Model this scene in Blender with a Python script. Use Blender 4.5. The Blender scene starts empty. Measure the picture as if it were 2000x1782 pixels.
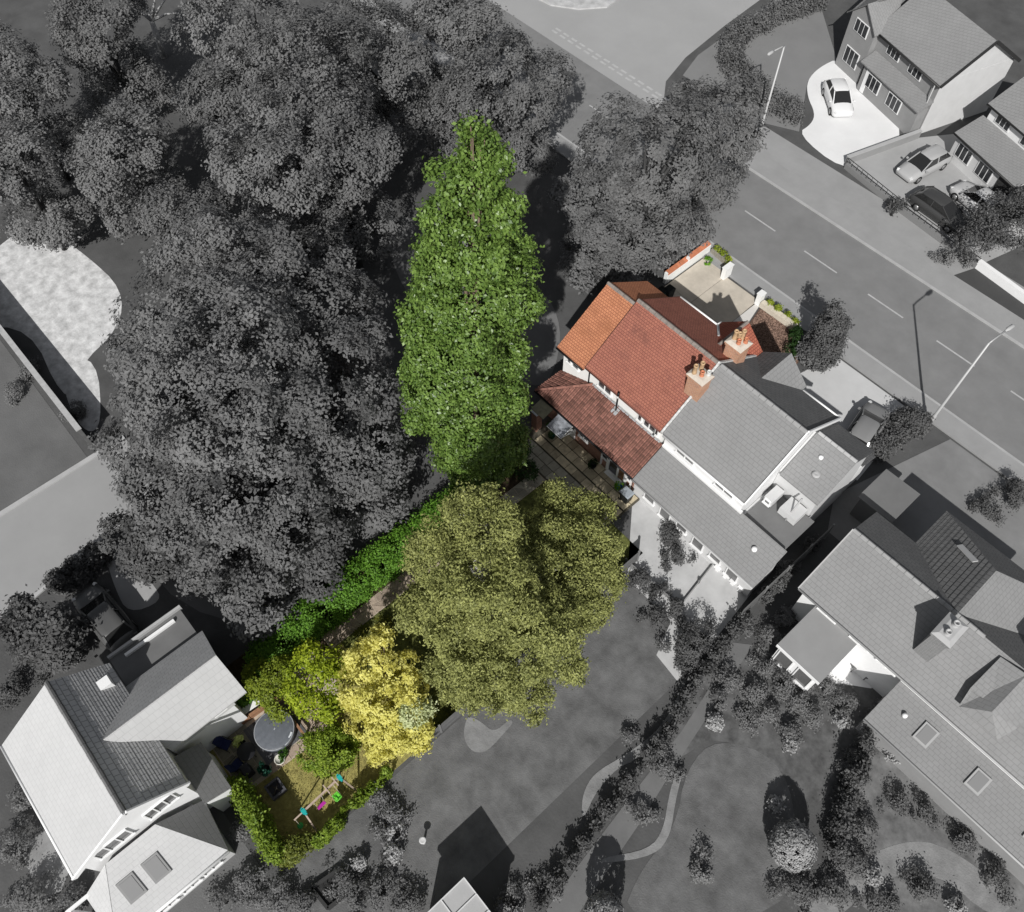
import bpy, bmesh, math, random
import numpy as np
from mathutils import Vector, Matrix
R = math.radians
rnd = random.Random(7)
scene = bpy.context.scene
C = scene.collection

# ------------------------------------------------------------------ camera, sky, sun, exposure
# world axes: x runs along the street (down-right in the photo), y runs from the back gardens to the street
F_PX, CX, CY, CAM_H = 1650., 1000., 891., 44.
TILT, ROLL, YAW = R(31.2), math.atan(20 / 1000.), R(49.5)
CAM = Vector((19.565, -22.48, CAM_H))
_r = Vector((math.cos(YAW), math.sin(YAW), 0))
_h = Vector((-math.sin(YAW), math.cos(YAW), 0))
_f = _h * math.sin(TILT) + Vector((0, 0, -math.cos(TILT)))
_u = _h * math.cos(TILT) + Vector((0, 0, math.sin(TILT)))
_c, _s = math.cos(ROLL), math.sin(ROLL)
CAM_R = _r * _c - _u * _s
CAM_U = _u * _c + _r * _s
cam = bpy.data.cameras.new('camera')
cam.sensor_fit = 'HORIZONTAL'; cam.sensor_width = 36.
cam.lens = 36. * F_PX / 2000.
cam.clip_start = .5; cam.clip_end = 2000
co = bpy.data.objects.new('camera', cam); C.objects.link(co)
M = Matrix.Identity(4)
for i in range(3):
    M[i][0] = CAM_R[i]; M[i][1] = CAM_U[i]; M[i][2] = -_f[i]; M[i][3] = CAM[i]
co.matrix_world = M
scene.camera = co

SUN_EL = R(39.4)
SUN_DIR = Vector((math.cos(SUN_EL) * .628, -math.cos(SUN_EL) * .778, math.sin(SUN_EL)))   # towards the sun
w = bpy.data.worlds.new('World'); scene.world = w; w.use_nodes = True
nt = w.node_tree; nt.nodes.clear()
sky = nt.nodes.new('ShaderNodeTexSky'); sky.sky_type = 'NISHITA'; sky.sun_disc = False
sky.sun_elevation = SUN_EL; sky.sun_rotation = math.atan2(SUN_DIR.x, SUN_DIR.y)
bg = nt.nodes.new('ShaderNodeBackground'); bg.inputs[1].default_value = .06
wo = nt.nodes.new('ShaderNodeOutputWorld')
hsv = nt.nodes.new('ShaderNodeHueSaturation'); hsv.inputs['Saturation'].default_value = .25
nt.links.new(sky.outputs[0], hsv.inputs['Color']); nt.links.new(hsv.outputs[0], bg.inputs[0]); nt.links.new(bg.outputs[0], wo.inputs[0])
sl = bpy.data.lights.new('sun', 'SUN'); sl.energy = 4.2; sl.angle = R(.5); sl.color = (1, .985, .96)
so = bpy.data.objects.new('sun', sl); C.objects.link(so)
so.rotation_euler = SUN_DIR.to_track_quat('Z', 'Y').to_euler()
vs = scene.view_settings
vs.view_transform = 'Standard'; vs.look = 'None'; vs.exposure = .12; vs.gamma = 1; vs.use_curve_mapping = False
scene.cycles.max_bounces = 5; scene.cycles.transparent_max_bounces = 4
scene.cycles.diffuse_bounces = 3

def P(px, py, z=0.):
    """the place at height z that the photo's pixel (2000 wide) looks at"""
    d = CAM_R * ((px - CX) / F_PX) - CAM_U * ((py - CY) / F_PX) + _f
    return CAM + d * ((CAM_H - z) / -d.z)

def PL(pts, z=0.):
    return [tuple(P(x, y, z)) for x, y in pts]

# ------------------------------------------------------------------ materials
MATS = {}
def mat(name, col, rough=.8, var=.0, scale=3., bump=0., bscale=None, spec=.3, metal=0., rand=0., col2=None, trans=0., detail=6):
    if name in MATS: return MATS[name]
    if not isinstance(col, (tuple, list)): col = (col, col, col)
    m = bpy.data.materials.new(name); m.use_nodes = True
    n, l = m.node_tree.nodes, m.node_tree.links
    b = n['Principled BSDF']
    b.inputs['Roughness'].default_value = rough; b.inputs['Metallic'].default_value = metal
    b.inputs['Specular IOR Level'].default_value = spec
    tc = n.new('ShaderNodeTexCoord')
    src = None
    if var or col2:
        no = n.new('ShaderNodeTexNoise'); no.inputs['Scale'].default_value = scale; no.inputs['Detail'].default_value = detail
        no.inputs['Roughness'].default_value = .65
        l.new(tc.outputs['Object'], no.inputs['Vector'])
        cr = n.new('ShaderNodeValToRGB')
        cr.color_ramp.elements[0].position = .3; cr.color_ramp.elements[1].position = .7
        a = [c * (1 - var) for c in col]; e = [min(1, c * (1 + var)) for c in (col2 or col)]
        cr.color_ramp.elements[0].color = (*a, 1); cr.color_ramp.elements[1].color = (*e, 1)
        l.new(no.outputs['Fac'], cr.inputs[0]); src = cr.outputs[0]
    else:
        rgb = n.new('ShaderNodeRGB'); rgb.outputs[0].default_value = (*col, 1); src = rgb.outputs[0]
    if rand:
        oi = n.new('ShaderNodeObjectInfo'); mr = n.new('ShaderNodeMapRange')
        mr.inputs['To Min'].default_value = 1 - rand; mr.inputs['To Max'].default_value = 1 + rand
        l.new(oi.outputs['Random'], mr.inputs['Value'])
        mx = n.new('ShaderNodeVectorMath'); mx.operation = 'SCALE'
        l.new(src, mx.inputs[0]); l.new(mr.outputs[0], mx.inputs['Scale']); src = mx.outputs[0]
    l.new(src, b.inputs['Base Color'])
    if bump:
        nb = n.new('ShaderNodeTexNoise'); nb.inputs['Scale'].default_value = bscale or scale * 6; nb.inputs['Detail'].default_value = 5
        l.new(tc.outputs['Object'], nb.inputs['Vector'])
        bp = n.new('ShaderNodeBump'); bp.inputs['Strength'].default_value = bump; bp.inputs['Distance'].default_value = .04
        l.new(nb.outputs['Fac'], bp.inputs['Height']); l.new(bp.outputs[0], b.inputs['Normal'])
    if trans:
        b.inputs['Transmission Weight'].default_value = trans
    MATS[name] = m
    return m

def brick_mat(name, c1, c2, mortar, bw=.22, rh=.075, vertical=None, var=.25, vscale=.8, gap=.012, bump=.35, stain=None):
    """courses of tiles or bricks; vertical None: seen from above, courses along x; 'y': courses along y; 'wx'/'wy': a wall running along x / y"""
    if name in MATS: return MATS[name]
    m = bpy.data.materials.new(name); m.use_nodes = True
    n, l = m.node_tree.nodes, m.node_tree.links
    b = n['Principled BSDF']; b.inputs['Roughness'].default_value = .85; b.inputs['Specular IOR Level'].default_value = .2
    tc = n.new('ShaderNodeTexCoord')
    sp = n.new('ShaderNodeSeparateXYZ'); cb = n.new('ShaderNodeCombineXYZ')
    l.new(tc.outputs['Object'], sp.inputs[0])
    ax = {None: ('X', 'Y'), 'y': ('Y', 'X'), 'wx': ('X', 'Z'), 'wy': ('Y', 'Z')}[vertical]
    l.new(sp.outputs[ax[0]], cb.inputs['X']); l.new(sp.outputs[ax[1]], cb.inputs['Y'])
    br = n.new('ShaderNodeTexBrick')
    br.inputs['Scale'].default_value = 1; br.inputs['Brick Width'].default_value = bw; br.inputs['Row Height'].default_value = rh
    br.inputs['Mortar Size'].default_value = gap; br.inputs['Mortar Smooth'].default_value = .3; br.inputs['Bias'].default_value = 0
    for k, v in (('Color1', c1), ('Color2', c2), ('Mortar', mortar)):
        v = v if isinstance(v, (tuple, list)) else (v, v, v); br.inputs[k].default_value = (*v, 1)
    l.new(cb.outputs[0], br.inputs['Vector'])
    no = n.new('ShaderNodeTexNoise'); no.inputs['Scale'].default_value = vscale; no.inputs['Detail'].default_value = 8; no.inputs['Roughness'].default_value = .7
    l.new(tc.outputs['Object'], no.inputs['Vector'])
    mr = n.new('ShaderNodeMapRange'); mr.inputs['From Min'].default_value = .3; mr.inputs['From Max'].default_value = .7
    mr.inputs['To Min'].default_value = 1 - var; mr.inputs['To Max'].default_value = 1 + var
    l.new(no.outputs['Fac'], mr.inputs['Value'])
    mx = n.new('ShaderNodeVectorMath'); mx.operation = 'SCALE'
    l.new(br.outputs['Color'], mx.inputs[0]); l.new(mr.outputs[0], mx.inputs['Scale'])
    src = mx.outputs[0]
    if stain:
        n2 = n.new('ShaderNodeTexNoise'); n2.inputs['Scale'].default_value = .55; n2.inputs['Detail'].default_value = 9; n2.inputs['Roughness'].default_value = .75
        l.new(tc.outputs['Object'], n2.inputs['Vector'])
        cr = n.new('ShaderNodeValToRGB'); cr.color_ramp.elements[0].position = .53; cr.color_ramp.elements[1].position = .68
        l.new(n2.outputs['Fac'], cr.inputs[0])
        mi = n.new('ShaderNodeMix'); mi.data_type = 'RGBA'
        ml = n.new('ShaderNodeMath'); ml.operation = 'MULTIPLY'; ml.inputs[1].default_value = .75
        l.new(cr.outputs[0], ml.inputs[0]); l.new(ml.outputs[0], mi.inputs['Factor'])
        l.new(src, mi.inputs['A']); mi.inputs['B'].default_value = (*stain, 1); src = mi.outputs['Result']
    l.new(src, b.inputs['Base Color'])
    bp = n.new('ShaderNodeBump'); bp.inputs['Strength'].default_value = bump; bp.inputs['Distance'].default_value = .02; bp.invert = True
    l.new(br.outputs['Fac'], bp.inputs['Height']); l.new(bp.outputs[0], b.inputs['Normal'])
    MATS[name] = m
    return m

def leaf_mat(name, dark, light, transl=.3, rough=.55, spec=.25):
    if name in MATS: return MATS[name]
    if not isinstance(dark, (tuple, list)): dark = (dark,) * 3
    if not isinstance(light, (tuple, list)): light = (light,) * 3
    m = bpy.data.materials.new(name); m.use_nodes = True
    n, l = m.node_tree.nodes, m.node_tree.links
    b = n['Principled BSDF']; b.inputs['Roughness'].default_value = rough; b.inputs['Specular IOR Level'].default_value = spec
    at = n.new('ShaderNodeAttribute'); at.attribute_name = 'tone'
    mi = n.new('ShaderNodeMix'); mi.data_type = 'RGBA'
    mi.inputs['A'].default_value = (*dark, 1); mi.inputs['B'].default_value = (*light, 1)
    l.new(at.outputs['Fac'], mi.inputs['Factor']); l.new(mi.outputs['Result'], b.inputs['Base Color'])
    tr = n.new('ShaderNodeBsdfTranslucent'); l.new(mi.outputs['Result'], tr.inputs['Color'])
    ms = n.new('ShaderNodeMixShader'); ms.inputs[0].default_value = transl
    l.new(b.outputs[0], ms.inputs[1]); l.new(tr.outputs[0], ms.inputs[2])
    l.new(ms.outputs[0], n['Material Output'].inputs['Surface'])
    MATS[name] = m
    return m

# ------------------------------------------------------------------ object helpers
ORG = {}
def link(name, me, parent=None):
    o = bpy.data.objects.new(name, me); C.objects.link(o)
    if parent is not None: o.parent = parent
    return o
def tag(o, label=None, cat=None, group=None, kind=None):
    if label: o['label'] = label
    if cat: o['category'] = cat
    if group: o['group'] = group
    if kind: o['kind'] = kind
    return o
def thing(name, label, cat, loc=(0, 0, 0), group=None):
    o = bpy.data.objects.new(name, None); C.objects.link(o); o.location = loc
    o.empty_display_size = .3
    ORG[o.name] = Vector(loc)
    return tag(o, label, cat, group)
def origin_of(o):
    v = Vector((0, 0, 0))
    while o is not None:
        v = v + o.location; o = o.parent
    return v
def copy_tree(o, parent=None):
    c = o.copy(); C.objects.link(c)
    if parent is not None: c.parent = parent
    for ch in list(o.children): copy_tree(ch, c)
    return c

class MB:
    def __init__(s): s.v = []; s.f = []; s.sm = []
    def add(s, verts, faces, smooth=False):
        k = len(s.v); s.v += [tuple(v) for v in verts]; s.f += [tuple(i + k for i in f) for f in faces]; s.sm += [smooth] * len(faces); return s
    def box(s, c, d, rz=0., rx=0., ry=0.):
        m = Matrix.Translation(c) @ Matrix.Rotation(rz, 4, 'Z') @ Matrix.Rotation(ry, 4, 'Y') @ Matrix.Rotation(rx, 4, 'X')
        v = [m @ Vector((x * d[0] / 2, y * d[1] / 2, z * d[2] / 2)) for z in (-1, 1) for y in (-1, 1) for x in (-1, 1)]
        return s.add(v, [(0, 2, 3, 1), (4, 5, 7, 6), (0, 1, 5, 4), (2, 6, 7, 3), (0, 4, 6, 2), (1, 3, 7, 5)])
    def bx(s, x0, x1, y0, y1, z0, z1):
        return s.box(((x0 + x1) / 2, (y0 + y1) / 2, (z0 + z1) / 2), (abs(x1 - x0), abs(y1 - y0), abs(z1 - z0)))
    def beam(s, a, b, w_, h_=None, up=(0, 0, 1)):
        a, b = Vector(a), Vector(b); d = (b - a); L = d.length
        if L < 1e-6: return s
        d.normalize(); h_ = h_ or w_
        side = d.cross(Vector(up))
        if side.length < 1e-4: side = d.cross(Vector((1, 0, 0)))
        side.normalize(); u = side.cross(d)
        v = [p + side * (i * w_ / 2) + u * (j * h_ / 2) for p in (a, b) for j in (-1, 1) for i in (-1, 1)]
        return s.add(v, [(0, 1, 3, 2), (4, 6, 7, 5), (0, 4, 5, 1), (2, 3, 7, 6), (0, 2, 6, 4), (1, 5, 7, 3)])
    def slab(s, poly, t):
        n = len(poly); k = [tuple(p) for p in poly]; lo = [(p[0], p[1], p[2] - t) for p in poly]
        return s.add(k + lo, [tuple(range(n)), tuple(range(2 * n - 1, n - 1, -1))] + [(i, i + n, (i + 1) % n + n, (i + 1) % n) for i in range(n)])
    def prism(s, poly2, z0, z1):
        return s.slab([(p[0], p[1], z1) for p in poly2], z1 - z0)
    def tube(s, pts, rad, seg=8, cap=True):
        pts = [Vector(p) for p in pts]; n = len(pts)
        if not isinstance(rad, (list, tuple)): rad = [rad] * n
        vs_ = []
        ref = Vector((0, 0, 1))
        for i, p in enumerate(pts):
            d = (pts[min(i + 1, n - 1)] - pts[max(i - 1, 0)]).normalized()
            a = d.cross(ref)
            if a.length < .05: a = d.cross(Vector((1, 0, 0)))
            a.normalize(); b = d.cross(a)
            for k in range(seg):
                t = 2 * math.pi * k / seg
                vs_.append(p + a * (math.cos(t) * rad[i]) + b * (math.sin(t) * rad[i]))
        fs = [(i * seg + k, i * seg + (k + 1) % seg, (i + 1) * seg + (k + 1) % seg, (i + 1) * seg + k) for i in range(n - 1) for k in range(seg)]
        if cap: fs += [tuple(range(seg))[::-1], tuple((n - 1) * seg + k for k in range(seg))]
        return s.add(vs_, fs, True)
    def lathe(s, c, prof, seg=20, sx=1., sy=1.):
        vs_ = [(c[0] + r * math.cos(2 * math.pi * k / seg) * sx, c[1] + r * math.sin(2 * math.pi * k / seg) * sy, c[2] + z) for r, z in prof for k in range(seg)]
        n = len(prof)
        fs = [(i * seg + k, i * seg + (k + 1) % seg, (i + 1) * seg + (k + 1) % seg, (i + 1) * seg + k) for i in range(n - 1) for k in range(seg)]
        fs += [tuple(range(seg))[::-1], tuple((n - 1) * seg + k for k in range(seg))]
        return s.add(vs_, fs, True)
    def build(s, name, m, parent=None, label=None, kind=None, bevel=0.):
        off = origin_of(parent) if parent is not None else Vector((0, 0, 0))
        me = bpy.data.meshes.new(name)
        me.from_pydata([(v[0] - off.x, v[1] - off.y, v[2] - off.z) for v in s.v], [], s.f)
        me.polygons.foreach_set('use_smooth', s.sm)
        me.materials.append(m); me.update()
        bm = bmesh.new(); bm.from_mesh(me); bmesh.ops.recalc_face_normals(bm, faces=bm.faces); bm.to_mesh(me); bm.free()
        o = link(name, me, parent)
        if bevel:
            b = o.modifiers.new('bevel', 'BEVEL'); b.width = bevel; b.segments = 2; b.limit_method = 'ANGLE'
        if label: o['label'] = label
        if kind: o['kind'] = kind
        return o

def sheet(name, poly, z, m, parent=None, kind='structure', label=None):
    """a flat sheet; poly of (x, y)"""
    b = MB(); b.add([(p[0], p[1], z) for p in poly], [tuple(range(len(poly)))])
    o = b.build(name, m, parent)
    me = o.data
    bm = bmesh.new(); bm.from_mesh(me)
    for f in bm.faces:
        if f.normal.z < 0: f.normal_flip()
    bmesh.ops.triangulate(bm, faces=bm.faces); bm.to_mesh(me); bm.free()
    if kind: o['kind'] = kind
    if label: o['label'] = label
    return o

# ------------------------------------------------------------------ foliage
def foliage(name, lobes, n, leaf, m, parent, seed=1, clump=.45, per=40, asp=.6, up=.5, out=.7, jit=.8, shell=(.72, 1.0), zmin=.15, droop=0., stretch=1., hole=-.25, wave=1.1, puff=.1):
    """a crown of small leaf faces gathered in clumps over ellipsoid lobes (x, y, z, rx, ry, rz)"""
    g = np.random.default_rng(seed)
    L = np.array([(l + (l[3],) * (6 - len(l))) if len(l) == 4 else l for l in lobes], float)
    area = (L[:, 3] * L[:, 4] * L[:, 5]) ** (2 / 3.)
    nc = max(4, int(n / per))
    cs, od = [], []
    tries = 0
    wd_ = g.normal(size=(7, 3)); wd_ /= np.linalg.norm(wd_, axis=1)[:, None]
    wd_ *= (2 * math.pi / (wave * g.uniform(.7, 1.6, 7)))[:, None]; wp_ = g.uniform(0, 6.28, 7)
    noise = lambda q: np.sin(q @ wd_.T + wp_).sum(axis=1) / 2.6
    while len(cs) < nc and tries < 60:
        tries += 1
        k = g.choice(len(L), nc, p=area / area.sum())
        d = g.normal(size=(nc, 3)); d /= np.linalg.norm(d, axis=1)[:, None]
        rr = g.uniform(shell[0], shell[1], nc)[:, None]
        nz = noise(L[k, :3] + d * L[k, 3:])
        c = L[k, :3] + d * L[k, 3:] * (rr * (1 + puff * np.clip(nz, -1, 1))[:, None])
        q = (c[:, None, :] - L[None, :, :3]) / L[None, :, 3:]
        q = np.linalg.norm(q, axis=2); q[np.arange(nc), k] = 9
        ok = (q.min(axis=1) > .78) & (c[:, 2] > zmin)
        if len(L) == 1: ok = c[:, 2] > zmin
        if tries < 25: ok &= nz > hole
        nrm = d / L[k, 3:]; nrm /= np.linalg.norm(nrm, axis=1)[:, None]
        cs += list(c[ok]); od += list(nrm[ok])
    cs = np.array(cs[:nc]); od = np.array(od[:nc]); nc = len(cs)
    cl_tone = g.uniform(0, 1, nc); cl_size = g.uniform(.6, 1.25, nc)
    idx = np.repeat(np.arange(nc), per); N = len(idx)
    sp = g.normal(size=(N, 3)) * (clump * .5) * cl_size[idx][:, None]
    dn = (sp * od[idx]).sum(axis=1)[:, None] * od[idx]
    sp = sp - dn * .35
    sp[:, 2] -= droop * g.uniform(0, 1, N) ** 1.5
    p = cs[idx] + sp
    nr = od[idx] * out + np.array([0, 0, up]) + g.normal(size=(N, 3)) * jit * .6
    nr /= np.linalg.norm(nr, axis=1)[:, None]
    t = g.normal(size=(N, 3)); t[:, 2] = t[:, 2] * stretch - droop * 2
    t -= (t * nr).sum(axis=1)[:, None] * nr
    t /= np.linalg.norm(t, axis=1)[:, None] + 1e-9
    b = np.cross(nr, t)
    ln = leaf * g.uniform(.6, 1.35, N)[:, None]
    fold = nr * ln * .18
    V = np.stack([p - t * ln * .5, p + b * ln * .5 * asp + fold, p + t * ln * .5, p - b * ln * .5 * asp + fold], 1).reshape(-1, 3)
    V[:, 2] = np.maximum(V[:, 2], .03)
    off = origin_of(parent) if parent is not None else Vector((0, 0, 0))
    V -= np.array(off)
    me = bpy.data.meshes.new(name)
    me.vertices.add(4 * N); me.vertices.foreach_set('co', V.astype(np.float32).ravel())
    me.loops.add(4 * N); me.loops.foreach_set('vertex_index', np.arange(4 * N, dtype=np.int32))
    me.polygons.add(N); me.polygons.foreach_set('loop_start', np.arange(0, 4 * N, 4, dtype=np.int32))
    me.update(calc_edges=True)
    a = me.attributes.new('tone', 'FLOAT', 'FACE')
    tone = np.clip(.5 * cl_tone[idx] + .5 * g.uniform(0, 1, N), 0, 1)
    a.data.foreach_set('value', tone.astype(np.float32))
    me.materials.append(m)
    return link(name, me, parent)

def sublobes(c, r, n, seed, rz=None, spread=.62, small=(.45, .62)):
    g = random.Random(seed); rz = rz or r
    out = [(c[0], c[1], c[2], r * .72, r * .72, rz * .72)]
    for i in range(n):
        a = 2 * math.pi * (i + g.uniform(-.3, .3)) / n * 1.0
        el = g.uniform(-.35, .95)
        rr = r * g.uniform(*small)
        q = r * spread * math.cos(el) * g.uniform(.85, 1.1)
        out.append((c[0] + q * math.cos(a), c[1] + q * math.sin(a), c[2] + rz * spread * math.sin(el), rr, rr, rr * .9 * rz / r))
    return out

def tree(name, label, base, lobes, n, leaf, lm, bark, group=None, seed=1, rad=.22, limbs=5, cat='tree', top=None, pale=None, **kw):
    base = (base[0], base[1], 0.)
    t = thing(name, label, cat, base, group)
    g = random.Random(seed)
    zc = sum(l[2] for l in lobes) / len(lobes)
    tp = top or (lobes[0][0], lobes[0][1], lobes[0][2] + lobes[0][-1] * .5)
    mid = [(base[0] + (tp[0] - base[0]) * k + g.uniform(-.12, .12), base[1] + (tp[1] - base[1]) * k + g.uniform(-.12, .12), tp[2] * k) for k in (.33, .66)]
    b = MB(); b.tube([base] + mid + [tp], [rad, rad * .8, rad * .55, rad * .15], 8); b.build('trunk', bark, t)
    for i in range(limbs):
        l = lobes[(i + 1) % len(lobes)]
        k = g.uniform(.3, .6)
        s = Vector((base[0] + (tp[0] - base[0]) * k, base[1] + (tp[1] - base[1]) * k, tp[2] * k))
        e = Vector((l[0] + g.uniform(-.3, .3) * l[3], l[1] + g.uniform(-.3, .3) * l[3], l[2] + l[-1] * g.uniform(.1, .5)))
        if e.z < s.z: s.z = e.z * .7
        m_ = (s + e) / 2 + Vector((0, 0, .25))
        b = MB(); b.tube([s, m_, e], [rad * .45, rad * .3, rad * .08], 6)
        for q in range(2):
            e2 = m_.lerp(e, .3) + Vector((g.uniform(-1, 1), g.uniform(-1, 1), g.uniform(.2, .8))) * l[3] * .5
            b.tube([m_.lerp(e, .2 + .3 * q), e2], [rad * .2, rad * .05], 5)
        b.build('branch', pale or bark, t)
    foliage('crown', lobes, n, leaf, lm, t, seed=seed, **kw)
    return t

def bush(name, label, lobes, n, leaf, lm, cat='shrub', group=None, seed=1, stem=None, **kw):
    c = lobes[0]
    t = thing(name, label, cat, (c[0], c[1], 0), group)
    foliage('foliage', lobes, n, leaf, lm, t, seed=seed, **kw)
    b = MB()
    g = random.Random(seed)
    for i in range(3):
        a = g.uniform(0, 6.3)
        b.tube([(c[0] + .05 * math.cos(a), c[1] + .05 * math.sin(a), 0), (c[0] + .3 * c[3] * math.cos(a), c[1] + .3 * c[3] * math.sin(a), max(.25, c[2]))], [.04, .015], 5)
    b.build('stem', stem or mat('bark_grey', .05, .9), t)
    return t

def hedge(name, label, pts, wdt, hgt, n, leaf, lm, group=None, seed=1, cat='hedge', step=.55, top_jit=.12, **kw):
    """pts: centre line on the ground"""
    lobes = []; g = random.Random(seed)
    pts = [Vector((p[0], p[1], 0)) for p in pts]
    for a, b in zip(pts, pts[1:]):
        k = max(1, int((b - a).length / step))
        for i in range(k):
            p = a.lerp(b, (i + .5) / k)
            for zz in ([hgt * .55] if hgt < 1.2 else [hgt * .28, hgt * .68]):
                rz = hgt * .42 if hgt < 1.2 else hgt * .36
                lobes.append((p.x + g.uniform(-.06, .06), p.y + g.uniform(-.06, .06), zz + g.uniform(-top_jit, top_jit), wdt * .5 * g.uniform(.85, 1.12), wdt * .5 * g.uniform(.85, 1.12), rz))
    t = thing(name, label, cat, tuple(pts[0]), group)
    foliage('foliage', lobes, n, leaf, lm, t, seed=seed, **kw)
    b = MB()
    for a, c in zip(pts, pts[1:]):
        k = max(1, int((c - a).length / 1.2))
        for i in range(k):
            p = a.lerp(c, (i + .5) / k); b.tube([p, p + Vector((g.uniform(-.1, .1), g.uniform(-.1, .1), hgt * .8))], [.05, .02], 5)
    b.build('stems', mat('bark_grey', .05, .9), t)
    return t

# ------------------------------------------------------------------ building helpers
glass_dark = mat('glass_dark', (.03, .032, .035), .08, spec=.6)
glass_grey = mat('glass_grey', (.12, .12, .12), .1, spec=.6)
white_paint = mat('white_paint', (.8, .8, .79), .5, var=.04, scale=2)
white_grey = mat('white_render_grey', .78, .7, var=.05, scale=1.2)
def window(parent, c, axis, sgn, wd, ht, cols=2, rows=1, frame=None, glass=None, fw=.06, dep=.08, name='window', glaze_bars=False):
    """axis 'x': the wall faces +-x, the window is wide along y"""
    frame = frame or white_paint; glass = glass or glass_dark
    b = MB(); cx, cy, cz = c
    def add(mb, u0, u1, z0, z1, d0, d1):
        if axis == 'x': mb.bx(cx + sgn * d0, cx + sgn * d1, cy + u0, cy + u1, cz + z0, cz + z1)
        else: mb.bx(cx + u0, cx + u1, cy + sgn * d0, cy + sgn * d1, cz + z0, cz + z1)
    h, v = wd / 2, ht / 2
    add(b, -h, h, v - fw, v, 0, dep); add(b, -h - .04, h + .04, -v - .03, -v + fw, 0, dep + .05)
    for i in range(cols + 1):
        u = -h + wd * i / cols
        u = min(max(u, -h + fw / 2), h - fw / 2)
        add(b, u - fw / 2, u + fw / 2, -v + fw, v - fw, 0, dep * .95)
    for j in range(1, rows):
        z = -v + ht * j / rows; add(b, -h + fw, h - fw, z - fw / 2.5, z + fw / 2.5, 0, dep * .9)
    f = b.build(name, frame, parent)
    for i in range(cols):
        for j in range(rows):
            g = MB(); u0 = -h + wd * i / cols + fw * .4; u1 = -h + wd * (i + 1) / cols - fw * .4
            z0 = -v + ht * j / rows + fw * .3; z1 = -v + ht * (j + 1) / rows - fw * .3
            add(g, u0, u1, z0, z1, .01, .03)
            g.build('pane', glass, f)
    return f

def gable_walls(parent, x0, x1, y0, y1, ze, zr, axis, m, ridge=None, name='wall', z0=0.):
    """walls of a gabled block with the ridge along axis"""
    b = MB()
    if axis == 'x':
        r = ridge if ridge is not None else (y0 + y1) / 2
        prof = [(y0, z0), (y1, z0), (y1, ze), (r, zr), (y0, ze)]
        v = [(x0, p[0], p[1]) for p in prof] + [(x1, p[0], p[1]) for p in prof]
    else:
        r = ridge if ridge is not None else (x0 + x1) / 2
        prof = [(x0, z0), (x1, z0), (x1, ze), (r, zr), (x0, ze)]
        v = [(p[0], y0, p[1]) for p in prof] + [(p[0], y1, p[1]) for p in prof]
    b.add(v, [(0, 1, 2, 3, 4), (9, 8, 7, 6, 5)] + [(i, i + 5, (i + 1) % 5 + 5, (i + 1) % 5) for i in range(5)])
    return b.build(name, m, parent)
def roof(parent, poly, m, t=.12, name='roof', label=None):
    b = MB(); b.slab(poly, t); return b.build(name, m, parent, label)
def ridge_cap(parent, a, b, m, n=None, r=.12, name='ridge_tile'):
    """half-round ridge tiles laid end to end, one mesh each"""
    a, b = Vector(a), Vector(b); L = (b - a).length; n = n or max(2, int(L / .45)); out = []
    for i in range(n):
        mb = MB(); p, q = a.lerp(b, (i + .02) / n), a.lerp(b, (i + .97) / n)
        d = (q - p).normalized(); s = d.cross(Vector((0, 0, 1))).normalized(); u = s.cross(d)
        ring = [(-1.05, -.35), (-.7, .35), (0, .75), (.7, .35), (1.05, -.35)]
        rr = r * (1 + .08 * (i % 2))
        v = [pt + s * (x * rr) + u * (z * rr) for pt in (p, q) for x, z in ring]
        mb.add(v, [(k, k + 1, k + 6, k + 5) for k in range(4)] + [(0, 1, 2, 3, 4), (9, 8, 7, 6, 5)])
        out.append(mb.build(name, m, parent))
    return out
def chimney(parent, x, y, z0, z1, wx, wy, bm_, cap_m, pots, pot_mats, pot_h=.55, name='chimney'):
    b = MB(); b.bx(x - wx / 2, x + wx / 2, y - wy / 2, y + wy / 2, z0, z1 - .25)
    b.bx(x - wx / 2 - .05, x + wx / 2 + .05, y - wy / 2 - .05, y + wy / 2 + .05, z1 - .25, z1 - .12)
    b.bx(x - wx / 2 - .09, x + wx / 2 + .09, y - wy / 2 - .09, y + wy / 2 + .09, z1 - .12, z1)
    ch = b.build(name, bm_, parent)
    b = MB()
    a = [(x + i * (wx / 2 + .1), y + j * (wy / 2 + .1), z1 + .002) for i, j in ((-1, -1), (1, -1), (1, 1), (-1, 1))]
    c = [(x + i * (wx / 2 - .12), y + j * (wy / 2 - .12), z1 + .12) for i, j in ((-1, -1), (1, -1), (1, 1), (-1, 1))]
    b.add(a + c, [(3, 2, 1, 0), (4, 5, 6, 7)] + [(i, (i + 1) % 4, (i + 1) % 4 + 4, i + 4) for i in range(4)])
    b.build('chimney_cap', cap_m, ch)
    for i, (dx, dy, hh, mi, rr) in enumerate(pots):
        b = MB(); b.lathe((x + dx, y + dy, z1 + .06), [(rr * 1.15, 0), (rr * 1.1, .1), (rr, .14), (rr * .85, hh * .8), (rr * 1.05, hh * .86), (rr * 1.05, hh * .95), (rr * .8, hh), (rr * .65, hh * .98), (rr * .62, hh * .6)], 14)
        b.build('chimney_pot', pot_mats[mi], ch)
    return ch
def downpipe(parent, a, b, m, r=.045):
    mb = MB(); mb.tube([a, b], r, 8); return mb.build('downpipe', m, parent)
def gutter(parent, a, b, m, r=.06):
    mb = MB(); mb.tube([a, b], r, 8); return mb.build('gutter', m, parent)

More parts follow.
